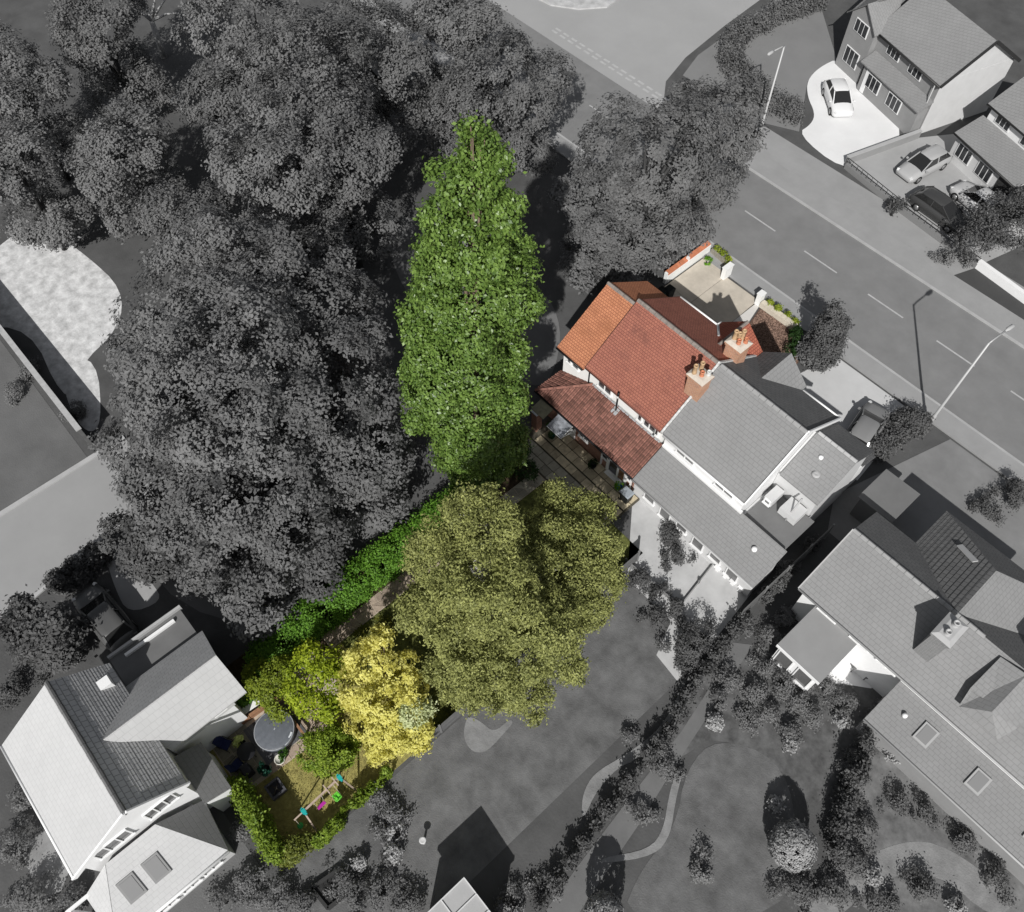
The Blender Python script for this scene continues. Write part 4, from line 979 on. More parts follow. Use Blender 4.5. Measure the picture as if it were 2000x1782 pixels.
roof(Bh, [Q(3.2, -1.2, 2.4), Q(BL + .1, -1.2, 2.4), Q(BL + .1, -.02, 3.0), Q(3.2, -.02, 3.0)], roof_g, .1, 'porch_roof')
b = MB(); prism(b, Q, 3.5, BL - .1, -.9, -.015, 0, 2.3); b.build('porch_wall', wall_gm, Bh)
qwin(Bh, Q, 1.5, 4.0, 1.5, .9, -.52, 3); qwin(Bh, Q, 1.5, 1.5, 1.6, 1.2, -.52, 3)
for a_ in (5.0, 7.6): qwin(Bh, Q, a_, 3.9, 1.4, .8, -.02, 3); qwin(Bh, Q, a_, 1.4, 1.5, 1.0, -.92, 3)
b = MB(); prism(b, Q, 3.9, 4.3, -.95, -.901, .1, 2.0); b.build('door', trim_w, Bh)
downpipe(Bh, Q(BL - .2, -.35, 4.4), Q(BL - .2, -.35, .2), trim_g)

C0, C1 = P(1868, 262, 2.3), P(1968, 352, 2.3)
CUA = math.atan2(C1.y - C0.y, C1.x - C0.x)
CU, CV = Vector((math.cos(CUA), math.sin(CUA), 0)), Vector((-math.sin(CUA), math.cos(CUA), 0))
Q2 = frame_house(Vector((C0.x, C0.y, 0)), CU, CV)
Ch = thing('house', 'grey house at the right edge of the top corner with a lean-to over parked cars', 'house', (C0.x, C0.y, 0))
b = MB(); prism(b, Q2, 0, 6.6, .3, 2.2, 0, 2.3); b.build('lean_to_wall', wall_gp, Ch)
b = MB(); prism(b, Q2, .2, 12, 2.21, 8.5, 0, 4.3); b.build('wall', white_grey, Ch)
roof(Ch, [Q2(-.2, 0, 2.3), Q2(6.4, 0, 2.3), Q2(6.4, 2.2, 3.1), Q2(-.2, 2.2, 3.1)], roof_g, .1, 'lean_to_roof')
roof(Ch, [Q2(-.1, 1.9, 4.25), Q2(12.2, 1.9, 4.25), Q2(12.2, 5.4, 6.4), Q2(-.1, 5.4, 6.4)], roof_g, .12)
roof(Ch, [Q2(-.1, 5.41, 6.4), Q2(12.2, 5.41, 6.4), Q2(12.2, 8.9, 4.25), Q2(-.1, 8.9, 4.25)], roof_gd, .12)
b = MB(); b.add([Q2(.19, 2.21, 4.3), Q2(.19, 8.5, 4.3), Q2(.19, 5.4, 6.3), Q2(.5, 2.21, 4.3), Q2(.5, 8.5, 4.3), Q2(.5, 5.4, 6.3)], [(0, 1, 2), (5, 4, 3), (0, 3, 4, 1), (1, 4, 5, 2), (2, 5, 3, 0)]); b.build('gable_wall', white_grey, Ch)
b = MB(); b.add([Q2(6.4, -.6, 2.3), Q2(9.4, -.6, 2.3), Q2(7.9, -.6, 3.6), Q2(6.4, 2.2, 2.3), Q2(9.4, 2.2, 2.3), Q2(7.9, 2.2, 3.6)], [(0, 2, 5, 3), (1, 4, 5, 2), (0, 1, 2), (3, 5, 4)]); b.build('bay_roof', roof_gd, Ch)
b = MB(); prism(b, Q2, 6.62, 9.2, -.3, 2.19, 0, 2.28); b.build('bay_wall', wall_gp, Ch)
for a_ in (1.2, 3.4): qwin(Ch, Q2, a_, 1.3, 1.4, 1.0, .28, 3)
b = MB(); prism(b, Q2, 4.7, 6.0, .24, .285, .1, 2.0); b.build('garage_door', mat('door_dark', .04, .6), Ch)
for a_ in (1.6, 4.2, 6.4, 8.6): qwin(Ch, Q2, a_, 3.75, 1.3, .7, 2.18, 3)
gutter(Ch, Q2(-.1, 1.84, 4.2), Q2(12.2, 1.84, 4.2), dark_metal, .07); gutter(Ch, Q2(-.2, -.06, 2.25), Q2(6.4, -.06, 2.25), dark_metal, .07)

# ---- summer house at the bottom edge
Z = thing('summer_house', 'square summer house with a pale pyramid roof at the bottom edge', 'summer house', (16.9, -22.9, 0))
gz = P(907, 1722, 2.9); ga, gb_ = P(838, 1800, 2.2), P(995, 1800, 2.2)
cx_, cy_ = gz.x + 1.3, gz.y - .75
g0 = [(gz.x - .15, gz.y + .1, 2.75), (gz.x + 2.4, gz.y + .1, 2.45), (gz.x + 2.4, gz.y - 2.6, 2.45), (gz.x - .15, gz.y - 2.6, 2.75)]
b = MB(); b.bx(gz.x, gz.x + 2.3, gz.y - 2.5, gz.y, 0, 2.4); b.build('wall', wall_gm, Z)
zr = roof(Z, g0, mat('roof_panel_pale', .36, .6, var=.05), .08)
for i in range(4):
    b = MB(); x = gz.x - .13 + i * .83; b.beam((x, gz.y + .1, 2.79 - i * .09), (x, gz.y - 2.6, 2.79 - i * .09), .05, .05); b.build('glazing_bar', mat('bar_pale', .6, .6), zr)
for i in range(3):
    b = MB(); y = gz.y + .08 - i * 1.3; b.beam((gz.x - .15, y, 2.785), (gz.x + 2.4, y, 2.485), .05, .05); b.build('glazing_bar', mat('bar_pale', .6), zr)

# ================================================================== VEGETATION IN COLOUR
bark_c = mat('bark_brown', (.16, .12, .085), .9, var=.3, scale=6)
bark_tan = mat('bark_tan', (.36, .27, .19), .85, var=.25, scale=6)
bark_birch = mat('bark_birch', (.55, .53, .48), .8, var=.3, scale=5)
AX = Vector((-.1, -8.1))
def z_on_axis(px, py, ax):
    best = None
    for i in range(0, 281):
        z = i * .1; q = P(px, py, z); d = (q.xy - ax).length
        if best is None or d < best[0]: best = (d, z)
    return best[1]
POP = [(930, 272, 30), (932, 300, 38), (918, 320, 30), (950, 335, 36), (895, 372, 34), (868, 342, 28), (972, 318, 33), (925, 362, 52), (872, 430, 46), (982, 415, 38), (930, 480, 80), (850, 530, 50), (1000, 515, 45), (925, 600, 104), (838, 620, 52), (1015, 600, 42), (912, 690, 108), (828, 722, 55), (988, 700, 44), (905, 780, 102), (832, 790, 50), (978, 785, 46), (930, 860, 78), (885, 890, 44), (990, 868, 40), (940, 925, 48)]
leaf_pop = leaf_mat('leaf_poplar', (.06, .12, .02), (.24, .36, .08), .3, rough=.4, spec=.45)

def px_r(q, rp):
    return rp * (Vector(q) - CAM).dot(_f) / F_PX
def puffs(lobes, n, seed, core=.8, small=(.3, .42), off=.72, zs=1.):
    g = random.Random(seed); out = []
    for l in lobes:
        out.append((l[0], l[1], l[2], l[3] * core, l[4] * core, l[5] * core))
        for i in range(n):
            z = g.uniform(-.45, .98); a = g.uniform(0, 6.283); c = math.sqrt(1 - z * z); r = l[3] * g.uniform(*small)
            out.append((l[0] + l[3] * off * c * math.cos(a), l[1] + l[4] * off * c * math.sin(a), max(.4, l[2] + l[5] * off * z), r, r, r * zs))
    return out
def lobp(pts): 
    out = []
    for x, y, z, rp in pts:
        q = P(x, y, z); r = px_r(q, rp) ; out.append((q.x, q.y, q.z, r, r, r * .95))
    return out
def lob(pts): return [(*P(x, y, z), r_, r_, r_ * .92) for x, y, z, r_ in pts]
lobes = []
for px, py, rp in POP:
    z = z_on_axis(925 + (px - 925) * .25, py, AX); q = P(px, py, z); r_ = px_r(q, rp) * 1.06
    lobes.append((q.x, q.y, max(z, r_ * .8), r_, r_, r_ * 1.15))
tree('tall_tree', 'very tall columnar bright green tree beside the red-roofed house', AX, puffs(lobes, 9, 55, core=.8, small=(.27, .4), off=.78, zs=1.25), 125000, .17, leaf_pop, bark_c, seed=101, rad=.26, limbs=8, top=(AX.x, AX.y, 19), clump=.34, per=20, up=.35, out=.9, jit=.75, shell=(.8, 1.02), hole=-.95, wave=1.2, puff=.12)
leaf_bir = leaf_mat('leaf_birch', (.11, .125, .036), (.47, .49, .17), .3)
b1 = lobp([(925, 988, 13, 48), (880, 1042, 11, 58), (965, 1045, 12.5, 62), (850, 1095, 8, 62), (935, 1120, 12, 84), (832, 1195, 6.5, 54), (895, 1225, 7.5, 76), (990, 1175, 9.3, 84), (888, 1310, 5, 54), (955, 1320, 5.5, 70), (1030, 1285, 7, 74), (1060, 1225, 8.3, 70), (925, 1352, 3.5, 38), (1030, 1345, 4, 48), (1036, 1388, 2.6, 24), (1100, 1288, 5, 40), (1120, 1312, 4, 24)])
bb = P(975, 1260, 0)
tree('birch_tree', 'broad olive-green birch at the garden middle, nearest the golden conifer', (6.2, -12.8), puffs(b1, 11, 56, core=.72, small=(.28, .42), off=.76), 105000, .14, leaf_bir, bark_birch, seed=111, rad=.3, limbs=12, top=(*P(935, 1100, 11).xy, 11), group='birches in the garden', clump=.36, per=24, asp=.45, up=.75, out=.6, jit=.85, shell=(.7, 1.03), droop=.12, hole=-.3, wave=1.2, puff=.08)
b2 = lobp([(1046, 1118, 8, 52), (1050, 1072, 7, 44), (1045, 1028, 6, 30), (1050, 1165, 8, 50), (1095, 985, 6.8, 44), (1150, 1012, 6.2, 48), (1108, 1052, 7, 62), (1170, 1085, 6.6, 48), (1130, 1125, 6.5, 72), (1180, 1150, 5.2, 42), (1110, 1190, 6, 62), (1160, 1195, 4.5, 36)])
tree('birch_tree', 'narrower olive-green birch just below the terrace of the red-roofed house', (8.3, -9.2), puffs(b2, 11, 57, core=.72, small=(.28, .42), off=.76), 52000, .14, leaf_bir, bark_birch, seed=121, rad=.24, limbs=9, top=(*P(1115, 1075, 6.3).xy, 6.3), group='birches in the garden', clump=.36, per=24, asp=.45, up=.75, out=.6, jit=.85, shell=(.7, 1.03), droop=.12, hole=-.3, wave=1.2, puff=.08)

leaf_gold = leaf_mat('leaf_gold', (.58, .54, .10), (.96, .92, .34), .45, rough=.6)
gl_ = lobp([(738, 1250, 5.6, 28), (716, 1298, 4.8, 46), (765, 1308, 4.6, 46), (702, 1350, 3.6, 40), (745, 1365, 3.9, 58), (800, 1345, 3.6, 42), (808, 1400, 2.6, 48), (722, 1410, 2.7, 44), (770, 1425, 2.3, 50), (742, 1462, 1.3, 30), (815, 1440, 1.4, 30)])
gbase = P(772, 1440, 0)
gt = tree('golden_conifer', 'bright golden-yellow conifer between the birch and the small lawn', (7.4, -20.4), puffs(gl_, 12, 58, core=.78, small=(.2, .34), off=.84), 30000, .15, leaf_gold, bark_c, seed=131, rad=.18, limbs=5, top=(*P(742, 1260, 5.4).xy, 5.3), cat='conifer', clump=.24, per=18, asp=.55, up=.45, out=1.1, jit=.36, shell=(.85, 1.06), droop=.04, hole=-.15, wave=.8, puff=.1)
leaf_blue = leaf_mat('leaf_blue_green', (.40, .46, .22), (.78, .82, .50), .35)
bush('shrub', 'pale blue-green conifer growing into the lower right side of the golden conifer', lob([(808, 1394, 3.4, .6), (836, 1378, 3.0, .38)]), 2600, .13, leaf_blue, 'shrub', seed=133, clump=.3, per=24, shell=(.85, 1.1))
leaf_lime = leaf_mat('leaf_lime', (.15, .22, .012), (.46, .54, .04), .35)
tree('lime_tree', 'small lime-green tree with an open middle, left of the golden conifer', P(628, 1345).xy, lob([(603, 1282, 3.3, .62), (640, 1287, 3.1, .62), (585, 1312, 3.1, .6), (628, 1312, 3.3, .62), (655, 1325, 2.8, .55), (580, 1350, 2.8, .65), (600, 1370, 2.6, .7), (640, 1383, 2.4, .6), (660, 1370, 2.2, .5), (655, 1295, 2.6, .5)]), 7000, .15, leaf_lime, bark_pale, seed=141, rad=.09, limbs=6, clump=.35, per=22, up=.7)
leaf_shr = leaf_mat('leaf_olive_green', (.09, .13, .012), (.30, .36, .035), .3)
bush('shrub', 'rounded olive-green shrub overhanging the round covered hot tub', lob([(515, 1320, 2.4, .85), (545, 1310, 2.5, .7), (525, 1345, 2.2, .8), (540, 1375, 2.0, .5), (548, 1388, 1.8, .4), (500, 1340, 1.9, .6)]), 7000, .13, leaf_shr, seed=143, clump=.32, per=22, up=.7)
leaf_hedge = leaf_mat('leaf_hedge_bright', (.055, .14, .014), (.19, .38, .045), .3)
hedge('hedge', 'long bright green hedge along the left side of the garden path', [(.05, -9.0), (.15, -15), (.2, -20), (.35, -23.6)], 1.75, 2.0, 42000, .13, leaf_hedge, seed=151, clump=.4, per=28, up=.7, step=.7)
leaf_h2 = leaf_mat('leaf_hedge_yellow', (.08, .14, .014), (.28, .38, .045), .3)
hedge('hedge', 'thick yellow-green hedge at the far left end of the garden by the pale house', [P(448, 1515, 1.6), P(540, 1672, 1.6)], .62, 1.85, 14000, .14, leaf_h2, seed=153, clump=.35, per=20, up=.7, top_jit=.1)
hedge('hedge', 'thin clipped hedge along the lower right side of the small lawn', [P(756, 1502, 1.1), P(612, 1648, 1.1)], .42, 1.35, 7500, .12, leaf_h2, seed=155, step=.28, clump=.14, per=12, up=.4, top_jit=.1)
bush('shrub', 'olive bush in the bottom corner where the two hedges meet', lob([(575, 1658, .9, .55), (598, 1646, .7, .4), (560, 1670, .8, .4)]), 3600, .13, leaf_mat('leaf_olive', (.07, .09, .015), (.24, .27, .05)), seed=157, clump=.28, per=18)
bush('shrub', 'round two-toned green bush on the small lawn beside the hot tub paving', lob([(612, 1468, .95, .85), (640, 1485, .8, .75), (665, 1462, 1.1, .9), (645, 1450, 1.1, .85)]), 7500, .12, leaf_mat('leaf_round', (.08, .15, .014), (.34, .44, .05)), seed=159, clump=.26, per=20, up=.6)
bush('shrub', 'dark green shrub at the shaded foot of the tall columnar tree', [(1.0, -5.6, .7, .7, .7, .7), (-.4, -4.9, .8, .7, .7, .7)], 2400, .13, leaf_mat('leaf_dark_green', 0, 0), seed=161, clump=.3, per=20)
bush('shrub', 'low bright shrub at the corner of the pale house above the pink paving', lob([(478, 1362, .8, .4), (492, 1352, .9, .4)]), 1200, .11, leaf_hedge, seed=163, clump=.2, per=18)
bush('shrub', 'low mossy shrub beside the crazy-paved path above the golden conifer', [(2.5, -18.6, .3, .45, .5, .3), (2.7, -17.6, .3, .4, .5, .3)], 900, .09, leaf_mat('leaf_moss', (.09, .10, .01), (.20, .20, .02)), seed=165, clump=.2, per=18)

# ================================================================== GREY VEGETATION
gl1 = leaf_mat('leaf_grey', .135, .24, .35, rough=.8, spec=.1)
gl2 = leaf_mat('leaf_grey_dark', .07, .16, .2, rough=.8, spec=.1)
gl3 = leaf_mat('leaf_grey_mid', .16, .28, .35, rough=.8, spec=.1)
gl4 = leaf_mat('leaf_grey_pale', .26, .5, .25, rough=.8, spec=.1)
GT = [  # px, py, crown height, radius, leaf material, label
 (30, 170, 8, 3.6, gl3, 'grey tree at the top of the left picture edge'),
 (35, 330, 7, 3.0, gl3, 'grey tree on the left edge directly above the bright yard'),
 (190, 50, 8, 3.8, gl1, 'grey tree at the top left beside the bare pale trunk'),
 (235, 300, 7, 3.4, gl3, 'rounded grey tree above the bright yard, right of a dark hollow'),
 (480, 50, 9, 4.2, gl3, 'broad grey tree at the top edge, just right of the bare trunk'),
 (440, 190, 7, 3.0, gl1, 'smaller grey tree in the upper wood below the white chip of stone'),
 (620, 170, 10, 4.6, gl1, 'large grey tree at the upper middle of the left wood'),
 (545, 320, 10, 4.3, gl3, 'large pale-topped grey tree at the heart of the upper wood'),
 (665, 320, 9, 3.6, gl1, 'grey tree on the right side of the upper wood by the lawn shadow'),
 (735, 90, 9, 4.0, gl1, 'grey tree at the top right of the wood next to the dark gap'),
 (370, 440, 6, 2.8, gl1, 'low grey tree between the upper and lower parts of the wood'),
 (440, 590, 9, 4.6, gl3, 'widest grey tree of the lower wood, right of the bright yard'),
 (345, 690, 8, 3.4, gl3, 'grey tree hanging over the right edge of the bright yard'),
 (580, 630, 9, 4.4, gl1, 'grey tree of the lower wood left of the tall green tree'),
 (470, 780, 10, 5.0, gl3, 'largest grey tree in the middle of the lower wood'),
 (640, 790, 9, 4.3, gl1, 'grey tree touching the left side of the tall green tree'),
 (350, 860, 8, 3.4, gl1, 'grey tree over the end of the cul-de-sac road'),
 (690, 890, 7, 2.6, gl1, 'grey tree by the foot of the tall green tree'),
 (520, 950, 8, 3.6, gl1, 'grey tree of the lower wood above the grass strip'),
 (390, 980, 7, 3.2, gl1, 'grey tree at the lower left tip of the wood beside the road'),
 (585, 1060, 5, 2.2, gl2, 'dark grey tree next to the long green hedge'),
 (495, 1150, 4.5, 1.8, gl1, 'small grey tree above the wing of the pale house'),
 (275, 1055, 3.2, 1.7, gl2, 'small dark round tree beside the pale front path at the cul-de-sac'),
 (75, 1225, 3.5, 1.7, gl2, 'dark tree at the left edge beside the parked car'),
 (885, 50, 9, 2.8, gl3, 'narrow grey tree at the top edge above the tall green tree'),
 (985, 160, 8, 4.0, gl1, 'spreading grey tree with ray-like branches behind the tall green tree'),
 (890, 190, 6, 2.4, gl1, 'small grey tree between the narrow tree and the spreading tree'),
 (1265, 330, 8, 4.6, gl1, 'big round grey tree beside the road above the red-roofed house'),
 (1175, 420, 6, 3.0, gl1, 'grey tree leaning over the grass track left of the red-roofed house'),
 (1395, 240, 7, 3.2, gl1, 'grey tree at the kerb beside the upper street lamp'),
 (1285, 450, 3.5, 1.4, gl3, 'low grey tree at the top corner of the red-roofed house'),
]
for i, (px, py, z, r_, lm, lab) in enumerate(GT):
    c = P(px, py, z); rz = r_ * .95
    lb = sublobes((c.x, c.y, z), r_ * .97, 7, 200 + i, rz)
    lb += [(c.x + r_ * .5 * math.cos(a_), c.y + r_ * .5 * math.sin(a_), z * .42, r_ * .5, r_ * .5, r_ * .5) for a_ in (i + .3, i + 1.9, i + 3.4, i + 5.0)]
    lb = puffs(lb, 5, 900 + i, core=.85, small=(.3, .42), off=.76)
    tree('tree', lab, (c.x + rnd.uniform(-.4, .4), c.y + rnd.uniform(-.4, .4)), lb, int(6400 * r_), .2, lm, bark_g, group='grey trees of the wood and the roadside', seed=300 + i, rad=.08 * r_, limbs=4, clump=.5, per=22, up=.8, out=.95, jit=.34, shell=(.74, 1.0), hole=-.25, wave=1.8, puff=.14)
# bare pale trunk lying at the top left
dt = thing('bare_tree', 'bare pale tree with a forked white trunk at the top left', 'tree', tuple(P(320, 112)))
a = P(320, 112); b_ = P(296, 40, 3.2); c_ = P(262, -20, 5); d_ = P(330, -10, 5)
m_ = MB(); m_.tube([a, b_], [.3, .2], 8); m_.build('trunk', bark_pale, dt)
for e_ in (c_, d_, P(240, 10, 4.5), P(305, -25, 6), P(350, 25, 4)):
    m_ = MB(); m_.tube([b_, (b_ + e_) / 2 + Vector((.1, .1, .2)), e_], [.16, .09, .03], 6); m_.build('branch', bark_pale, dt)
# roadside conifer
cb = P(1592, 705)
tree('conifer', 'small dark pointed conifer at the kerb right of the gravel bed', cb.xy, [(cb.x, cb.y, 1.2, 1.2, 1.2, 1.2), (cb.x, cb.y, 2.4, 1.05, 1.05, 1.1), (cb.x - .1, cb.y, 3.5, .8, .8, 1.0), (cb.x - .2, cb.y, 4.5, .45, .45, .9), (cb.x + .5, cb.y + .2, 3.3, .4, .4, .9)], 10000, .15, gl2, bark_g, seed=401, rad=.12, limbs=3, cat='conifer', clump=.4, per=24)
bush('shrub', 'pale grey bush at the foot of the roadside conifer by the white drive', lob([(1590, 690, .7, 1.0), (1625, 660, .7, .8)]), 2400, .18, gl3, seed=403, clump=.4, per=20)
tree('tree', 'small dark tree overhanging the parked cars at the right edge', P(1945, 470).xy, lob([(1945, 420, 3, 1.5), (1980, 440, 3, 1.6), (1905, 470, 2.2, 1.1), (1990, 400, 2.6, 1.1)]), 11000, .15, gl2, bark_g, seed=405, rad=.12, limbs=4, clump=.5, per=24)
bush('shrub', 'dark ivy bush at the corner of the low forecourt wall', lob([(1748, 405, .8, .5), (1760, 396, .7, .4)]), 900, .15, gl2, seed=407, clump=.3, per=18)
# hedges in grey
hedge('hedge', 'tall curved grey hedge round the corner of the side road', [P(x, y) for x, y in ((1600, 10), (1520, 40), (1450, 75), (1418, 110), (1432, 150), (1475, 190), (1520, 222), (1553, 245))], 1.7, 1.6, 26000, .17, gl1, seed=411, clump=.5, per=24, step=1.1)
hedge('hedge', 'dark bushy hedge between the white drive and the lower street lamp', [P(x, y) for x, y in ((1700, 895), (1735, 860), (1765, 825), (1800, 850))], 1.3, 1.2, 10000, .15, gl2, seed=413, clump=.4, per=22, step=.8)
hedge('hedge', 'dark hedge along the alley between the two right-hand gardens', [P(x, y) for x, y in ((1590, 1060), (1500, 1160), (1418, 1252), (1350, 1350), (1295, 1445), (1235, 1515), (1175, 1600), (1100, 1700), (1040, 1790))], .36, 1.0, 20000, .14, gl2, seed=415, clump=.35, per=22, step=.8)
hedge('hedge', 'dark hedge dividing the lawns beside the round pale topiary', [P(x, y) for x, y in ((1715, 1385), (1670, 1480), (1640, 1580), (1615, 1680))], .7, 1.6, 12000, .14, gl2, seed=417, clump=.35, per=22, step=.8)
hedge('hedge', 'grey hedge at the top of the cul-de-sac by the pale path', [P(x, y) for x, y in ((212, 1085), (150, 1135), (110, 1160))], 1.1, 1.2, 4500, .2, gl2, seed=419, clump=.4, per=22, step=.8)
# walls and fences in grey
W1 = thing('garden_wall', 'long pale-topped wall between the bright yard and the dark verge', 'wall', tuple(P(90, 760)))
m_ = MB(); m_.beam((-44, -24.5, .9), (-18.6, -24.0, .9), .22, 1.8); m_.build('wall_body', mat('wall_dark', .12, .9, var=.2), W1)
m_ = MB(); m_.beam((-44, -24.5, 1.84), (-18.5, -24.0, 1.84), .34, .07); m_.build('coping', mat('coping_grey', .4, .85, var=.15), W1)
def panel_fence(label, pts, h, pm, postm, seg=1.8):
    t = thing('fence', label, 'fence', (pts[0][0], pts[0][1], 0))
    for a, c in zip(pts, pts[1:]):
        a, c = Vector((a[0], a[1], 0)), Vector((c[0], c[1], 0)); n = max(1, round((c - a).length / seg))
        for i in range(n):
            p, q = a.lerp(c, i / n), a.lerp(c, (i + 1) / n)
            m_ = MB(); m_.beam((p.x, p.y, h / 2), (q.x, q.y, h / 2), .04, h); m_.build('panel', pm, t)
            m_ = MB(); m_.beam((p.x, p.y, 0), (p.x, p.y, h + .1), .1); m_.build('post', postm, t)
    return t
fence_g = mat('fence_grey', .14, .9, var=.2, scale=3); post_g = mat('post_grey', .2, .9)
panel_fence('low thin fence across the pale patio of the grey half of the pair', [P(1222, 1098), P(1332, 1192)], .35, mat('fence_mid', .2, .9), post_g)
panel_fence('short fence crossing the pale patio at right angles to the low thin fence', [P(1332, 1180), P(1395, 1100)], .25, mat('fence_pale', .3, .9), post_g)
panel_fence('dark panelled fence in the alley left of the long grey house', [(15.35, 4.5), (15.3, -3.0)], 1.7, fence_g, post_g)
panel_fence('dark fence at the left end of the garden behind the blue chairs', [(1.3, -28.45), (5.2, -28.5)], .75, mat('fence_black', (.012, .012, .014), .7), black_pl)
panel_fence('boundary fence between the birch garden and the large grey lawn', [(9.2, -4.5), (9.2, -20.5)], 1.2, fence_g, post_g)
W2 = thing('garden_wall', 'low wall with dark railing along the front of the grey forecourt', 'wall', tuple(P(1650, 330)))
ptsw = [P(1650, 328), P(1745, 405), P(1905, 524)]
for a, c in zip(ptsw, ptsw[1:]):
    m_ = MB(); m_.beam((a.x, a.y, .22), (c.x, c.y, .22), .25, .44); m_.build('wall_body', mat('wall_front', .2, .9), W2)
    m_ = MB()
    for z in (.62, .9): m_.beam((a.x, a.y, z), (c.x, c.y, z), .04)
    n = int((c - a).length / .5)
    for i in range(n): q = a.lerp(c, i / n); m_.beam((q.x, q.y, .44), (q.x, q.y, .92), .03)
    m_.build('railing', dark_metal, W2)
W3 = thing('garden_wall', 'pale wall between the white drive and the grey forecourt', 'wall', tuple(P(1650, 320)))
m_ = MB(); a, c = P(1650, 322), P(1792, 270); m_.beam((a.x, a.y, .35), (c.x, c.y, .35), .22, .7); m_.build('wall_body', wall_gm, W3); m_ = MB(); m_.beam((a.x, a.y, .73), (c.x, c.y, .73), .3, .06); m_.build('coping', trim_g, W3)
W4 = thing('garden_wall', 'pale wall beside the dark side drive at the right edge', 'wall', tuple(P(1905, 520)))
m_ = MB(); a, c = P(1905, 522), P(2080, 650); m_.beam((a.x, a.y, .35), (c.x, c.y, .35), .3, .7); m_.build('wall_body', trim_w, W4)
# shrubs crowding the beds
SH = {
 'on the pale patio': [(1310, 1040, .7, .5), (1322, 1085, .6, .45)],
 'along the lower edge of the pale patio': [(1255, 1130, .4, .4), (1290, 1160, .4, .4), (1285, 1205, .4, .4), (1320, 1185, .4, .38)],
 'in the clump at the tip of the pale patio': [(1350, 1260, 1.0, .75), (1372, 1235, 1.0, .65), (1345, 1290, .7, .5)],
 'in the bed below the flat extension': [(1430, 1330, .45, .45), (1475, 1350, .45, .5), (1530, 1330, .45, .5), (1560, 1370, .45, .45), (1500, 1390, .4, .45), (1590, 1400, .4, .45), (1610, 1340, .4, .4), (1650, 1375, .5, .5), (1545, 1430, .4, .4), (1460, 1400, .4, .4), (1500, 1300, .4, .4), (1405, 1365, .35, .35)],
 'on the path edge beside the large grey lawn': [(1225, 1440, .3, .3), (1300, 1500, .4, .4), (1250, 1590, .4, .4), (1290, 1470, .3, .3)],
 'in the alley by the corner of the long house': [(1500, 1240, .5, .5), (1535, 1205, .5, .4), (1510, 1100, .35, .35)],
 'on the border below the small coloured lawn': [(742, 1562, .3, .35), (765, 1590, .4, .4), (735, 1625, .3, .35)],
 'in the border along the bottom left edge': [(660, 1720, .5, .5), (700, 1745, .5, .55), (745, 1735, .5, .5), (800, 1760, .5, .5), (600, 1765, .4, .4)],
 'at the bottom edge around the pale summer house': [(1000, 1760, .5, .5), (1060, 1740, .4, .4), (1370, 1700, .4, .4)],
 'in the bed at the bottom right corner': [(1670, 1690, .5, .55), (1630, 1740, .5, .6), (1560, 1740, .5, .55), (1720, 1765, .4, .5), (1800, 1730, .5, .5), (1880, 1640, .4, .5), (1750, 1560, .4, .4), (1800, 1590, .35, .4), (1945, 1720, .5, .5), (1690, 1620, .45, .5), (1660, 1500, .35, .35)],
 'at the left edge above the pale house': [(40, 1280, .5, .5), (90, 1300, .4, .4), (20, 1340, .6, .6)],
 'below the left eave of the pale house': [(40, 1560, .5, .5), (20, 1650, .6, .7), (60, 1750, .6, .7), (130, 1775, .5, .6)],
 'between the pale house and the coloured hedge': [(470, 1620, .4, .4), (480, 1720, .4, .5), (440, 1760, .4, .5), (545, 1760, .5, .6)],
 'at the foot of the pale-topped wall by the yard': [(60, 720, .4, .5), (30, 760, .4, .5), (150, 800, .4, .5)],
 'by the dark side drive at the right edge': [(1850, 500, .5, .45), (1890, 505, .5, .45)],
 'in front of the striped wing at the right edge': [(1985, 960, .9, .7), (1940, 990, .6, .6)],
}
ORD = ['leftmost', 'second', 'third', 'fourth', 'fifth', 'sixth', 'seventh', 'eighth', 'ninth', 'tenth', 'eleventh', 'twelfth', 'thirteenth']
gl5 = leaf_mat('leaf_grey_light', .13, .30, .25, rough=.8, spec=.1)
i = 0
for bed, items in SH.items():
    for k, (px, py, z, r_) in enumerate(sorted(items)):
        c = P(px, py, z); i += 1
        lb = [(c.x, c.y, z, r_, r_, r_ * .85)] + [(c.x + rnd.uniform(-.8, .8) * r_, c.y + rnd.uniform(-.8, .8) * r_, z * rnd.uniform(.6, 1), r_ * .6, r_ * .6, r_ * .6) for _ in range(3)]
        lb += [(c.x + rnd.uniform(-1.7, 1.7) * r_, c.y + rnd.uniform(-1.7, 1.7) * r_, z * rnd.uniform(.4, .8), r_ * rnd.uniform(.35, .6), r_ * rnd.uniform(.35, .6), r_ * .4) for _ in range(4)]
        mi = 1 if bed.startswith(('on the pale', 'in the clump', 'in front')) else (i * 7 + k) % 4
        lab = ('small grey shrub, ' + (ORD[k] if k == 0 else ORD[k] + ' from left') + ', ' + bed)
        bush('shrub', lab, lb, int(3400 * r_), .105, (gl1, gl2, gl3, gl5)[mi], group='grey shrubs ' + bed, seed=500 + i, clump=.26, per=16, up=.7, jit=.5)
